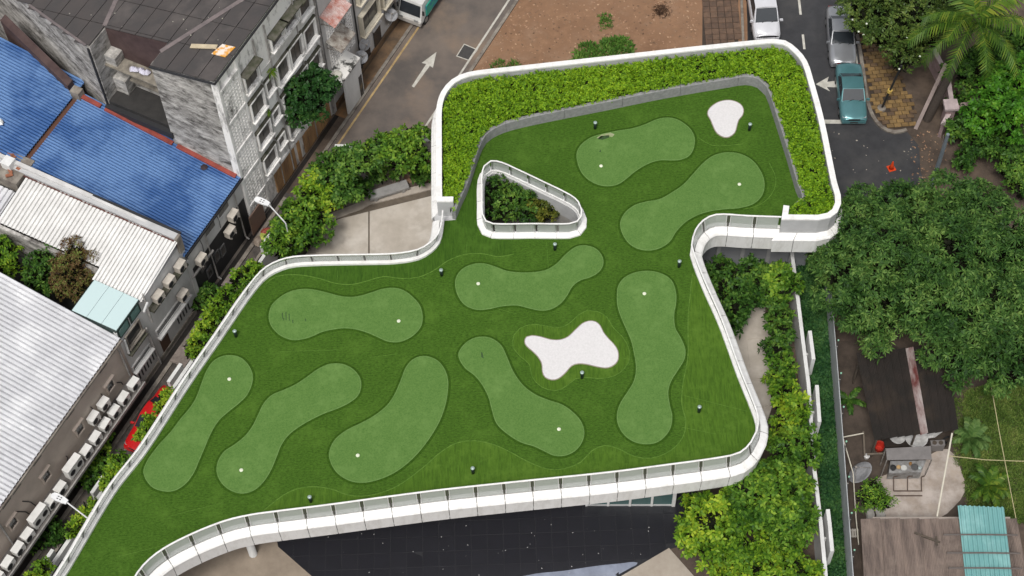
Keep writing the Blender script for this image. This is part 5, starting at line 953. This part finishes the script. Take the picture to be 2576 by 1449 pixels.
def quadroof(par, corners, m, nrib, ns, h=.03, name='roof_sheet', lap=.13):
    a, b, c, d = (Vector(q) for q in corners)       # a-b eave, d-c ridge: ribs run from a to d
    for s in range(ns):
        vs = []; prof = [(0, 0), (.3, 0), (.45, h), (.75, h), (.9, 0)]; k0, k1 = s * nrib // ns, (s + 1) * nrib // ns; pr = [((i + x) / nrib, z) for i in range(k0, k1) for x, z in prof] + [(k1 / nrib, 0)]
        for x, z in pr: vs += [a.lerp(b, x) + Vector((0, 0, z + lap * (x * nrib - k0) / (k1 - k0))), d.lerp(c, x) + Vector((0, 0, z + lap * (x * nrib - k0) / (k1 - k0)))]
        obj(name, MB().add(vs, [(2 * i, 2 * i + 2, 2 * i + 3, 2 * i + 1) for i in range(len(pr) - 1)]), m[s] if isinstance(m, list) else m, par)
sh = thing('shed', 'open shed with dark rusty roof and one red-white streaked sheet under the mango tree', 'shed', P(2290, 1060))
A_ = [P(2200, 1108, 2.3), P(2410, 1083, 2.3), P(2378, 868, 3.0), P(2154, 888, 3.0)]
mr_ = mat('red_white_rust', (.42, .38, .36), .6, c2=(.10, .015, .012), scale=1.8, stretch=(1, .3, 1), amt=.5)
quadroof(sh, A_, [M_RUSTR] * 6 + [mr_] + [M_RUSTR] * 4, 66, 11, .02)
for k in (.04, .5, .96):
    for j in (.03, .95): a = A_[0].lerp(A_[1], k).lerp(A_[3].lerp(A_[2], k), j); obj('post', MB().bar((a.x, a.y, 0), (a.x, a.y, a.z - .02), .09), M_BARK, sh)
# cart with grey canopy
ct = thing('food_cart', 'makeshift food cart with flat grey canopy and crowded counter', 'cart', P(2285, 1180)); M_CANO = mat('grey_canopy', (.20, .185, .18), .7, c2=(.15, .14, .135), scale=2)
q = [P(2229, 1128, 2.0), P(2231, 1157, 2.0), P(2344, 1155, 2.0), P(2341, 1122, 2.0)]; obj('canopy', MB().hexa([p - up * .05 for p in q], q), M_CANO, ct)
q2 = [P(2240, 1160, .8), P(2236, 1190, .8), P(2318, 1188, .8), P(2330, 1158, .8)]; obj('counter', MB().hexa([p - up * .75 for p in q2], q2), mat('cart_steel', (.30, .30, .30), .5, c2=(.15, .14, .13), scale=3), ct)
for i, k in enumerate(q): e = q2[i]; obj('leg', MB().bar((k.x, k.y, .0), (k.x, k.y, 1.96), .05), M_FRAME, ct)
r = np.random.default_rng(21); its = [('pot', (.04, .04, .04), .16, .18), ('bowl', (.5, .35, .18), .12, .1), ('tray', (.55, .55, .53), .17, .06), ('jar', (.35, .2, .08), .08, .2), ('pan', (.10, .10, .10), .2, .08), ('jug', (.45, .5, .5), .09, .2)]
for i, (nm, c, rr, hh) in enumerate(its):
    p = q2[0].lerp(q2[3], .1 + i * .16).lerp(q2[1].lerp(q2[2], .1 + i * .16), r.uniform(.3, .75)); tag(obj(nm, MB().lathe([(rr * .8, 0), (rr, hh * .5), (rr, hh), (rr * .85, hh), (rr * .75, hh * .4)], 12, p), plain('cart_' + nm, c, .4)), {'pot': 'black pot', 'bowl': 'tan bowl', 'tray': 'pale round tray', 'jar': 'small brown jar', 'pan': 'wide dark pan', 'jug': 'grey jug'}[nm] + ' on the food cart counter', nm)
# table under the shed front with basins, board, stove, red bucket
tb_ = thing('table', 'low dark table along the shed front carrying pans', 'table', P(2270, 1115)); q = [P(2222, 1098, .75), P(2226, 1126, .75), P(2340, 1118, .75), P(2336, 1088, .75)]; obj('tabletop', MB().hexa([p - up * .05 for p in q], q), M_RUSTR, tb_)
for k in q: obj('leg', MB().bar((k.x, k.y, 0), (k.x, k.y, .7), .06), M_BARK, tb_)
M_ENA = mat('white_enamel', (.62, .61, .60), .35, c2=(.4, .39, .38), scale=4)
for x, y, rr, lab in ((2257, 1102, .42, 'white enamel basin tilted beside the dark table edge'), (2304, 1103, .62, 'large white round pan with grey marks on the shed table')):
    tag(obj('basin', MB().lathe([(rr * .6, 0), (rr, .14), (rr * 1.03, .16), (rr * .95, .15), (rr * .55, .03), (.02, .025)], 18, P(x, y, .76)), M_ENA, smooth=True), lab, 'basin')
q = [P(2325, 1092, .8), P(2330, 1103, .8), P(2352, 1100, .8), P(2371, 1086, .8)]; tag(obj('white_board', MB().hexa([p - up * .04 for p in q], q), M_ENA), 'tapered white board lying in front of the shed roof edge', 'board')
st_ = thing('stove', 'grey two-burner stove beside the white board', 'stove', P(2358, 1118)); q = [P(2340, 1108, .7), P(2343, 1122, .7), P(2378, 1120, .7), P(2376, 1106, .7)]; obj('body', MB().hexa([p - up * .68 for p in q], q), M_CANO, st_)
for x in (2351, 2367): obj('burner', MB().lathe([(.12, 0), (.12, .04), (.06, .04), (.05, .01)], 12, P(x, 1114, .7)), M_BARK, st_)
tag(obj('tyre', MB().tube([P(2386, 1106, .4) + Vector((.26 * math.cos(a), .05 * math.sin(a), .26 * math.sin(a))) for a in np.linspace(0, 6.2832, 17)], .06, 6, False), M_TYRE), 'old black tyre leaning by the stove', 'tyre')
tag(obj('bucket', MB().lathe([(.22, 0), (.30, .42), (.31, .44), (.27, .43), (.2, .05)], 14, P(2211, 1130)), plain('bucket_red', (.50, .035, .02), .5)), 'bright red bucket beside the shed corner', 'bucket')
tag(obj('white_pail', MB().lathe([(.12, 0), (.16, .25), (.05, .3)], 12, P(2179, 1152)), M_ENA), 'small round white pail on the yard dirt', 'pail')
dish('large grey mesh satellite dish lying tilted beside the fence', P(2166, 1205), .72, math.radians(150), math.radians(48))
def frame(lab, nm, cat, pts, w=.05, m=M_FRAME, z=None):
    t = thing(nm, lab, cat, Vector(pts[0][0])); 
    for a, b in pts: obj('bar', MB().bar(a, b, w), m, t)
frame('rusty metal rack frame standing on the pale slab', 'rack', 'rack', [(P(2248, 1235, .05), P(2320, 1235, .05)), (P(2248, 1235, .05), P(2248, 1200, .4)), (P(2283, 1235, .05), P(2283, 1200, .4)), (P(2318, 1235, .05), P(2318, 1200, .4)), (P(2248, 1200, .4), P(2262, 1196, .4)), (P(2283, 1200, .4), P(2296, 1197, .4)), (P(2318, 1200, .4), P(2326, 1197, .4)), (P(2248, 1247, .05), P(2320, 1247, .05))], .05, mat('rust_bar', (.10, .07, .055), .8))
M_PVC = plain('pale_pvc', (.62, .58, .48), .5)
frame('long pale plastic pipe bent along the fence side of the yard', 'pipe_line', 'pipe', [(P(2120, 1100, 1.2), P(2172, 1090, 1.2)), (P(2120, 1100, 1.2), P(2146, 1190, 1.0)), (P(2146, 1190, 1.0), P(2153, 1300, .8)), (P(2153, 1300, .8), P(2160, 1370, .8))], .05, M_PVC)
frame('thick pale pole slanting over the pale slab', 'pole', 'pole', [(P(2395, 1090, 2.4), P(2357, 1300, 2.4))], .08, M_PVC)
frame('yellowish rope stretched from the pole across the grass', 'rope', 'rope', [(P(2387, 1147, 2.4), P(2480, 1157, 2.3)), (P(2480, 1157, 2.3), P(2620, 1162, 2.4))], .035, plain('rope_yellow', (.45, .40, .22), .8)); frame('yellowish rope hanging down beside the teal sheet', 'rope', 'rope', [(P(2493, 970, 2.6), P(2518, 1110, 2.4)), (P(2518, 1110, 2.4), P(2556, 1306, 2.5))], .035, MATS['rope_yellow'])
frame('pair of weathered yard rails near the red bucket', 'rail', 'rail', [(P(2172, 1085, .5), P(2175, 1145, .5)), (P(2182, 1143, .5), P(2225, 1141, .5))], .09, mat('yard_rail', (.17, .14, .11), .9))
t = thing('pallet', 'small grey slatted pallet leaning by the fence', 'pallet', P(2145, 1345))
for i in range(5): obj('slat', MB().bar(P(2133 + i * 6, 1330, .5), P(2134 + i * 6, 1352, .3), .09, .03), mat('grey_slat', (.40, .37, .33), .8), t)
for i in range(2): obj('bearer', MB().bar(P(2131, 1334 + i * 15, .42 - i * .1), P(2160, 1334 + i * 15, .42 - i * .1), .06), MATS['grey_slat'], t)
for x, y, rr, lab in ((2203, 1297, .55, 'pale flat stone under the sapling'),):
    mb = MB(); mb.lathe([(rr, 0), (rr * .9, .16), (rr * .4, .24)], 9, P(x, y)); tag(obj('stone', mb, mat('pale_stone', (.42, .40, .37), .8, scale=3)), lab, 'stone')
# brown roofed house and teal sheet
bh2 = thing('brown_roof_house', 'low house with brown weathered corrugated roof in the yard', 'house', P(2340, 1440)); M_BR = mat('brown_old_sheet', (.24, .185, .155), .75, nr=.75, c2=(.085, .066, .058), scale=2.2, stretch=(1, .12, 1), c3=(.24, .19, .16), scale3=.5, isl=.18)
A_ = [P(2178, 1540, 2.2), P(2600, 1540, 2.2), P(2556, 1307, 2.7), P(2165, 1306, 2.7)]; quadroof(bh2, A_, M_BR, 104, 8, .035)
obj('wall', MB().prism([P(2190, 1550), P(2540, 1550), P(2520, 1340), P(2180, 1340)], 0, 2.0), M_TAN, bh2)
B_ = [P(2438, 1540, 2.55), P(2556, 1540, 2.55), P(2525, 1277, 3.05), P(2409, 1272, 3.05)]; M_TEAL = mat('teal_sheet', (.17, .36, .35), .5, c2=(.14, .33, .33), scale=1.2, stretch=(1, .4, 1), c3=(.25, .46, .45), scale3=.6)
quadroof(bh2, B_, M_TEAL, 10, 3, .08, 'teal_sheet', .03)
for y, x0, x1 in ((1345, 2374, 2560), (1391, 2382, 2566), (1429, 2386, 2572)): z = 2.55 + .5 * (1540 - y) / 265; tag(obj('roof_pole', MB().tube([P(x0, y, z + .16), P((x0 + x1) / 2, y - .5, z + .17), P(x1, y + 1, z + .16)], .045, 6), mat('grey_pole', (.14, .12, .11), .7)), 'grey pole laid across the teal sheet %s' % {1345: 'near its upper end', 1391: 'at its middle', 1429: 'lowest of the three'}[y], 'pole', 'poles on the teal sheet')
frame('brown loose board on the brown roof', 'board', 'board', [(P(2300, 1340, 2.75), P(2365, 1365, 2.7))], .1, M_BARK)
frame('short board lying upright on the brown roof', 'board', 'board', [(P(2355, 1350, 2.7), P(2357, 1372, 2.68))], .1, M_BARK)
# ================================================================ VEGETATION
def shrubs(specs, **kw):
    for i, (nm, lab, bx, by, lobes, lm) in enumerate(specs): plant(nm, lab, 'tree' if 'tree' in nm else 'shrub', P(bx, by, 0), [lob(*l) for l in lobes], lm, seed=int(bx + by), **kw)
# big mango tree
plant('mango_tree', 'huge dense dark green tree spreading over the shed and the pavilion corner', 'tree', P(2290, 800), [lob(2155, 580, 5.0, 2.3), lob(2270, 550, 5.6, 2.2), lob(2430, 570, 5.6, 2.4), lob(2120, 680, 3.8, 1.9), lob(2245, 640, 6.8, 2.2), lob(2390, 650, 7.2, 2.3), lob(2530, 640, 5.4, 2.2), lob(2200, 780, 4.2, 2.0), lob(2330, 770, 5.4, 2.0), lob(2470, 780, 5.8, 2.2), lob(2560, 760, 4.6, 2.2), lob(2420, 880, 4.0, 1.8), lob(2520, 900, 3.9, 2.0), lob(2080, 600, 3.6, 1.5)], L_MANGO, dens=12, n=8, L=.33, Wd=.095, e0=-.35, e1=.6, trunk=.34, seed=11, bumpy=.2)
# trees at the street corner
L_CORN = leafmat('corner_leaf', (.035, .07, .016), (.085, .14, .028), (.17, .22, .05), .4, .22, .6)
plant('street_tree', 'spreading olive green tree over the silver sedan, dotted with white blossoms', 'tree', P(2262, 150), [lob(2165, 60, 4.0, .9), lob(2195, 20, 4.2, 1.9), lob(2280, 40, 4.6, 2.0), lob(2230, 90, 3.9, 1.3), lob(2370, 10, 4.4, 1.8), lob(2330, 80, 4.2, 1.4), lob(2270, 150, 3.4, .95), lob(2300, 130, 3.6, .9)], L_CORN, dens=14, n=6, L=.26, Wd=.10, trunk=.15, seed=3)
r = np.random.default_rng(4); bl = thing('blossom_cluster', 'x', 'blossom', P(2220, 90, 4)); bpy.data.objects.remove(bl)
for x, y, z in ((2145, 50, 4.6), (2172, 88, 4.2), (2160, 80, 4.6), (2314, 142, 4.6), (2262, 174, 4.3), (2282, 94, 5.0), (2180, 60, 5.6)):
    tag(obj('blossom', MB().lathe([(.02, -.04), (.065, 0), (.06, .04), (.02, .05)], 8, P(x, y, z)), plain('blossom_white', (.68, .72, .58), .6)), 'small round white blossom on the street tree', 'blossom', 'blossoms on the street tree')
shrubs([('broadleaf_tree', 'bright green broadleaf tree right of the pink pillar', 2490, 330, [(2500, 240, 3.4, 1.2), (2545, 290, 3.6, 1.4), (2560, 200, 3.4, 1.3), (2470, 300, 2.6, 1.0)], leafmat('bright_leaf', (.035, .12, .012), (.08, .24, .02), (.16, .33, .03), .4, .28, .6)),
 ('dark_shrub', 'dark leafy shrub below the bright broadleaf tree', 2440, 380, [(2420, 330, 1.4, .9), (2470, 350, 1.6, 1.1), (2530, 370, 1.8, 1.1), (2430, 400, .9, .7)], L_SHRUBD), ('dark_shrub', 'dark long-leaved shrub on the bare soil above the mango tree', 2545, 450, [(2550, 420, 1.6, 1.1), (2570, 470, 1.2, .9)], L_SHRUBD),
 ('dark_shrub', 'shadowed green shrub behind the palm trunk', 2430, 200, [(2440, 180, 1.8, 1.2), (2500, 150, 2.0, 1.4), (2410, 260, 1.0, .7), (2560, 120, 2, 1.4)], L_SHRUBD)], dens=14, n=6, L=.30, Wd=.14)
# palm
def palm(lab, base, top, nf, L, seed, name='palm_tree', lm=L_PALM, tr=.24, elev=(-.1, .9), lw=.55, grp=None):
    r = np.random.default_rng(seed); t = thing(name, lab, 'palm', base, 0, grp); b = Vector(base); e = Vector(top)
    if tr: obj('trunk', MB().tube([b, b.lerp(e, .5) + Vector((.1, .05, 0)), e], [tr * 1.2, tr, tr * .75], 10), mat('palm_bark', (.075, .06, .05), .9, scale=6, stretch=(1, 1, 3)), t)
    for k in range(nf):
        az = k * 2.399 + r.normal(0, .15); el = elev[0] + (elev[1] - elev[0]) * (k / nf); h = np.array([math.cos(az), math.sin(az), 0]); s = np.array([-math.sin(az), math.cos(az), 0]); V_, F_ = [], []
        l = L * r.uniform(.85, 1.1); N_ = 26; pts = []
        for i in range(N_ + 1):
            f = i / N_; a = el - f * f * 1.25; pts.append((pts[-1][0] + math.cos(a) * l / N_, pts[-1][1] + math.sin(a) * l / N_) if pts else (0, 0))
        E3 = np.array(e)
        for i in range(N_):
            p0 = E3 + h * pts[i][0] + np.array([0, 0, pts[i][1]]); p1 = E3 + h * pts[i + 1][0] + np.array([0, 0, pts[i + 1][1]]); w0 = .03 * (1 - i / N_) + .008; o = len(V_); V_ += [p0 - s * w0, p0 + s * w0, p1 + s * w0, p1 - s * w0]; F_.append((o, o + 1, o + 2, o + 3)); f = i / N_
            if f < .06: continue
            ll = lw * math.sin(min(1, f * 1.9 + .25) * 1.57) * (1.1 - .55 * f)
            for sg in (-1, 1):
                d = s * sg * .80 + (p1 - p0) / np.linalg.norm(p1 - p0) * .55 + np.array([0, 0, -.28 + r.normal(0, .12)]); d /= np.linalg.norm(d); wv = (p1 - p0) / np.linalg.norm(p1 - p0) * .06; tip = p0 + d * ll * r.uniform(.85, 1.1); o = len(V_); V_ += [p0 - wv, p0 + wv, p0 + d * ll * .6 + wv, tip + np.array([0, 0, -.1 * ll])]; F_.append((o, o + 1, o + 2, o + 3))
        obj('frond', (np.array(V_), np.array(F_)), lm, t)
palm('tall royal palm leaning over the pink garden wall', P(2332, 300), P(2455, 45, 8.2), 22, 4.3, 5, lw=.95, elev=(-.55, .95))
palm('small yellowish palm on the grass beside the teal sheet', P(2490, 1235), P(2487, 1220, .8), 12, 1.3, 6, 'young_palm', L_PALM, .09, (.1, 1.1), .4); palm('pale green young palm beside the shed corner', P(2445, 1120), P(2443, 1100, .8), 12, 1.25, 7, 'young_palm', leafmat('pale_palm', (.06, .13, .03), (.13, .22, .06), (.24, .32, .11), .45, .3, .6), .09, (.1, 1.1), .42)
palm('little dark palm seedling between the fence and the shed', P(2135, 1010), P(2135, 1005, .3), 6, 1.1, 8, 'young_palm', L_SHRUBD, .04, (.1, .9), .3); palm('dark green fan of palm fronds over the back lane', P(225, 1400), P(222, 1390, .4), 7, .9, 9, 'young_palm', L_SHRUBD, .04, (.2, .9), .3)
# grass round the yard
def grass(poly, n, sz, seed, lm=L_GRASS, name='grass', zz=0.):
    r = np.random.default_rng(seed); pa = np.array([(p[0], p[1]) for p in poly]); q = r.uniform(pa.min(0), pa.max(0), (n * 4, 2)); q = q[inside(q, pa)][:n]; c = np.column_stack([q, np.full(len(q), zz)]); obj(name, rosettes(c, np.array([0, 0, 1.]) + r.normal(0, .2, c.shape), 4, sz, sz * .22, .3, 1.3, .1, r), lm, kind='stuff')
grass([P(*q) for q in [(2425, 985), (2600, 940), (2600, 1320), (2440, 1310), (2420, 1180)]], 7500, .22, 31); grass([P(*q) for q in [(1448, 118), (1470, 105), (1500, 112), (1530, 98), (1570, 96), (1592, 112), (1600, 150), (1440, 170)]], 420, .38, 32, leafmat('lot_grass', (.05, .13, .02), (.10, .22, .035), (.19, .31, .06), .5, .25, .8)); grass([P(*q) for q in [(1236, 155), (1300, 150), (1320, 200), (1230, 205)]], 160, .26, 33, MATS['lot_grass']); grass([P(*q) for q in [(1505, 40), (1535, 35), (1540, 70), (1510, 75)]], 60, .26, 34, MATS['lot_grass'])
grass([P(*q) for q in [(2395, 1000), (2430, 1000), (2430, 1180), (2400, 1170)]], 500, .16, 35)
for x, y, s in ((1662, 28, .45),):
    c = P(x, y); a = rng.normal(0, s * .55, (160, 2)); obj('dead_weeds', rosettes(np.column_stack([a + np.array([c.x, c.y]), np.full(160, .02)]), np.array([0, 0, 1.]) + rng.normal(0, .5, (160, 3)), 4, .16, .05, -.1, .8), leafmat('dead_leaf', (.03, .018, .013), (.08, .045, .03), (.2, .12, .07), .7, .1, 1.), kind='stuff')
# shrubs and small trees around the pavilion, patio side
K = dict(dens=13, n=6, L=.30, Wd=.15, bumpy=.3)
shrubs([('patio_tree', 'rounded green tree beside the straight stretch of pavilion wall by the road end', 1010, 460, [(1035, 360, 3.6, 1.0), (1000, 385, 3.4, 1.1), (1045, 400, 3.0, .9), (965, 380, 3.6, 1.0)], L_SHRUB), ('patio_tree', 'dark green tree behind the concrete bench', 930, 455, [(920, 395, 3.6, 1.0), (880, 430, 3.2, 1.0), (945, 398, 2.8, .75), (1050, 405, 2.2, .6), (1055, 440, 1.0, .6), (1000, 425, 1.2, .55), (950, 440, 1.2, .5), (905, 475, 1.2, .6)], L_SHRUBD),
 ('patio_tree', 'green tree against the white wall end below the lane road', 850, 480, [(850, 410, 3.2, .9), (835, 450, 3.0, 1.0), (870, 480, 2.6, 1.0)], L_SHRUBD), ('patio_shrub', 'yellow-topped shrub beside the lane road edge', 790, 520, [(800, 465, 2.8, 1.0), (780, 500, 2.6, .9), (825, 505, 2.2, .8)], L_YEL), ('patio_shrub', 'rounded bright green shrub at the patio corner under the lane lamp', 755, 600, [(750, 545, 2.9, 1.15), (770, 590, 2.4, 1.1), (735, 605, 2.0, .8), (800, 570, 2.2, .8), (712, 572, 3.6, .7), (706, 610, 3.0, .75), (712, 625, 2.0, .7)], L_SHRUB)], **K)
# lane side shrubs
for i, (nm, lab, lobes) in enumerate([('lane_shrub', 'yellow-green shrub by the curved end of the lane-side parapet', [(635, 680, 3.0, .55), (605, 705, 3.0, .6), (650, 700, 2.6, .5)]), ('lane_shrub', 'yellow-green shrub next to the brown concrete lid', [(575, 745, 3.0, .6), (555, 775, 2.9, .55)]), ('lane_shrub', 'yellow-green shrub across the lane from the vent slots', [(535, 800, 3.0, .6), (520, 825, 2.6, .5)]), ('lane_shrub', 'yellow-green shrub by the lane-side parapet before the short white wall', [(505, 860, 3.0, .55), (490, 885, 2.7, .5)]), ('lane_shrub', 'yellow-green shrub hanging over the red car roof', [(420, 1000, 3.0, .38), (408, 1025, 2.8, .3)]), ('lane_shrub', 'yellow-green shrub over the red car windscreen', [(378, 1062, 3.0, .42), (362, 1092, 2.6, .38)]), ('lane_shrub', 'yellow-green shrub between the red car and the white fin', [(305, 1165, 3.0, .5), (290, 1195, 2.7, .55), (272, 1220, 2.3, .4)]), ('lane_shrub', 'yellow-green shrub under the white lamp arm', [(232, 1278, 3.0, .45), (210, 1305, 2.8, .55), (192, 1335, 2.4, .45)]), ('lane_shrub', 'yellow-green shrub next to the dark car', [(110, 1430, 3.0, .5), (92, 1455, 2.8, .5)])]):
    p = P(lobes[0][0], lobes[0][1], lobes[0][2]); q = Vector((p.x, p.y, 0)); plant(nm, lab, 'shrub', q, [lob(*l) for l in lobes], L_YEL, dens=24, n=5, L=.24, Wd=.12, seed=50 + i, trunk=.05, group='shrubs along the lane-side parapet')
for i, (lab, lobes, lm) in enumerate([('dark creeping shrub on the lane ground under the condensers', [(250, 1135, .7, .6), (225, 1170, .6, .6), (205, 1205, .5, .5), (255, 1105, .8, .5)], L_SHRUB), ('dark green lane shrub opposite the big condenser', [(265, 1180, .5, .5), (240, 1215, .5, .5)], L_SHRUBD), ('round-leaved lane shrub below the second big condenser', [(125, 1325, .8, .55), (100, 1360, .6, .5), (140, 1350, .5, .4)], L_SHRUBD), ('dark shrub in front of the black ground floor', [(520, 735, .9, .6), (500, 760, .7, .55)], L_SHRUBD)]):
    plant('lane_bush', lab, 'shrub', P(lobes[0][0], lobes[0][1] + 5), [lob(*l) for l in lobes], lm, dens=20, n=5, L=.24, Wd=.13, seed=80 + i, trunk=.04)
# well trees
shrubs([('well_tree', 'dark green tree filling the light well', 1270, 540, [(1250, 475, 5.2, 1.0), (1290, 500, 5.3, 1.0), (1245, 525, 5.0, .9), (1300, 470, 5.2, .8), (1320, 530, 5.0, .8)], L_SHRUBD), ('well_tree', 'yellowish fern-like tree in the narrow end of the light well', 1365, 560, [(1352, 515, 5.0, .75), (1372, 535, 4.9, .65), (1340, 500, 5.0, .6)], leafmat('ochre_leaf', (.05, .08, .012), (.13, .15, .02), (.22, .21, .03), .5, .25, .8))], dens=18, n=6, L=.21, Wd=.10)
# east side strip
shrubs([('border_tree', 'dark green shrub tree under the pavilion notch wall', 1840, 760, [(1810, 690, 2.2, 0.90), (1840, 730, 2.4, 1.00), (1850, 780, 2.2, 0.90), (1830, 810, 1.6, 0.70)], L_SHRUBD), ('border_tree', 'mixed green shrub tree in the middle of the notch bed', 1910, 740, [(1885, 685, 2.0, 0.80), (1920, 710, 2.2, 0.90), (1900, 745, 1.6, 0.70)], L_SHRUBD), ('border_tree', 'yellow-green shrub tree leaning over the white boundary wall', 1985, 740, [(1961, 695, 2.6, 0.77), (1991, 715, 2.6, 0.60), (1951, 740, 2.2, 0.77)], L_SHRUB),
 ('border_tree', 'olive green shrub beside the side path, above the white fin', 1975, 840, [(1951, 800, 2.4, 0.77), (1966, 840, 2.4, 0.73), (1951, 880, 2.2, 0.77)], L_SHRUBD), ('border_tree', 'leafy shrub beside the narrow end of the side path', 1985, 950, [(1966, 920, 2.4, 0.77), (1961, 960, 2.3, 0.73)], L_SHRUB), ('border_tree', 'golden-topped shrub tree between two white fins', 2000, 1050, [(1976, 1000, 2.9, 0.95), (2001, 1040, 2.6, 0.77), (1981, 1070, 2.4, 0.86)], L_YEL),
 ('border_tree', 'dense green tree beside the rounded pavilion corner', 2015, 1150, [(2011, 1110, 2.8, 0.86), (1976, 1130, 2.8, 0.95), (2026, 1150, 2.5, 0.69), (1971, 1190, 2.6, 0.95)], L_SHRUB), ('border_tree', 'tall green tree whose twigs touch the white fascia at the rounded corner', 1910, 1290, [(1880, 1225, 4.2, 1.00), (1930, 1220, 3.6, 1.20), (1966, 1250, 3.2, 1.03), (1910, 1270, 3.6, 1.20), (2011, 1230, 2.6, 0.77)], L_SHRUB),
 ('border_tree', 'bright yellow-green tree jutting over the dark forecourt', 1790, 1370, [(1760, 1290, 3.2, 1.10), (1800, 1320, 3.6, 1.30), (1740, 1340, 2.8, 0.80), (1790, 1370, 3.0, 1.10), (1840, 1290, 3.2, 1.00)], L_YEL), ('border_tree', 'broad green tree next to the wall opposite the lowest fin', 1985, 1370, [(1950, 1310, 3.2, 1.20), (2001, 1330, 2.8, 0.95), (2021, 1290, 2.6, 0.69), (1951, 1370, 2.8, 0.95)], L_SHRUB), ('border_tree', 'bright green tree at the bottom of the bed beside the beige path', 1900, 1470, [(1870, 1400, 3.0, 1.20), (1910, 1440, 3.0, 1.30), (1981, 1430, 2.8, 1.12), (1830, 1440, 2.6, 0.90), (2031, 1450, 2.4, 0.77)], L_YEL)], **K)
plant('sapling', 'thin light green sapling over the pale stone in the yard', 'tree', P(2200, 1310), [lob(2185, 1250, 1.9, .65), lob(2215, 1260, 1.9, .6), lob(2195, 1230, 2.2, .5)], L_SHRUB, dens=12, n=5, L=.24, Wd=.07, trunk=.04, seed=77)
# growth on the buildings
p = W(6.0, -.1, 4.9); plant('wall_bush', 'round dark green bush growing out of the tenement facade', 'shrub', p, [(tuple(W(5.5, -.7, 6.3)), (1.05, 1.05, 1.0)), (tuple(W(6.5, -.8, 6.0)), (1.1, 1.1, 1.0)), (tuple(W(5.8, -.9, 5.1)), (1.2, 1.1, 1.0)), (tuple(W(7.0, -.9, 5.3)), (.9, .9, .9)), (tuple(W(5.1, -.7, 5.2)), (.8, .8, .8))], leafmat('wall_leaf', (.018, .055, .014), (.03, .095, .022), (.065, .14, .03), .4, .2, .6), dens=20, n=5, L=.25, Wd=.14, seed=90, trunk=.06)
for u, z, s, lab in ((3.85, 9.9, .5, 'yellow-green fern growing from the tenement band'), (2.9, 7.4, .3, 'little yellow fern on the tenement wall joint')):
    t = tag(obj('wall_fern', rosettes(np.array([tuple(W(u, -.12, z))] * 3), np.array([tuple(-VD + Vector((0, 0, .5)))] * 3), 8, s, s * .16, .0, .9, .5), L_YEL), lab, 'fern')
plant('courtyard_tree', 'rusty brown and green tree in the courtyard beside the glass canopy', 'tree', W(-11.2, 4.2, 3), [lob(190, 650, 6.5, 1.0), lob(180, 690, 6.2, 1.0), lob(200, 720, 5.8, .9), lob(160, 720, 5.6, .8)], L_RUST, dens=20, n=6, L=.20, Wd=.07, seed=91, trunk=.07); plant('courtyard_tree', 'green-topped tree next to the rusty courtyard tree', 'tree', W(-11, 6.0, 3), [lob(110, 655, 5.8, .8), lob(95, 700, 5.4, .8), lob(125, 725, 5.2, .7)], L_SHRUBD, dens=14, n=6, L=.26, Wd=.10, seed=92, trunk=.06)
plant('courtyard_tree', 'yellow-green tree at the far end of the courtyard', 'tree', W(-11, 9.6, 3), [lob(5, 640, 5.4, .9), lob(20, 670, 5.2, .7)], L_YEL, dens=16, n=6, L=.24, Wd=.10, seed=93, trunk=.06)
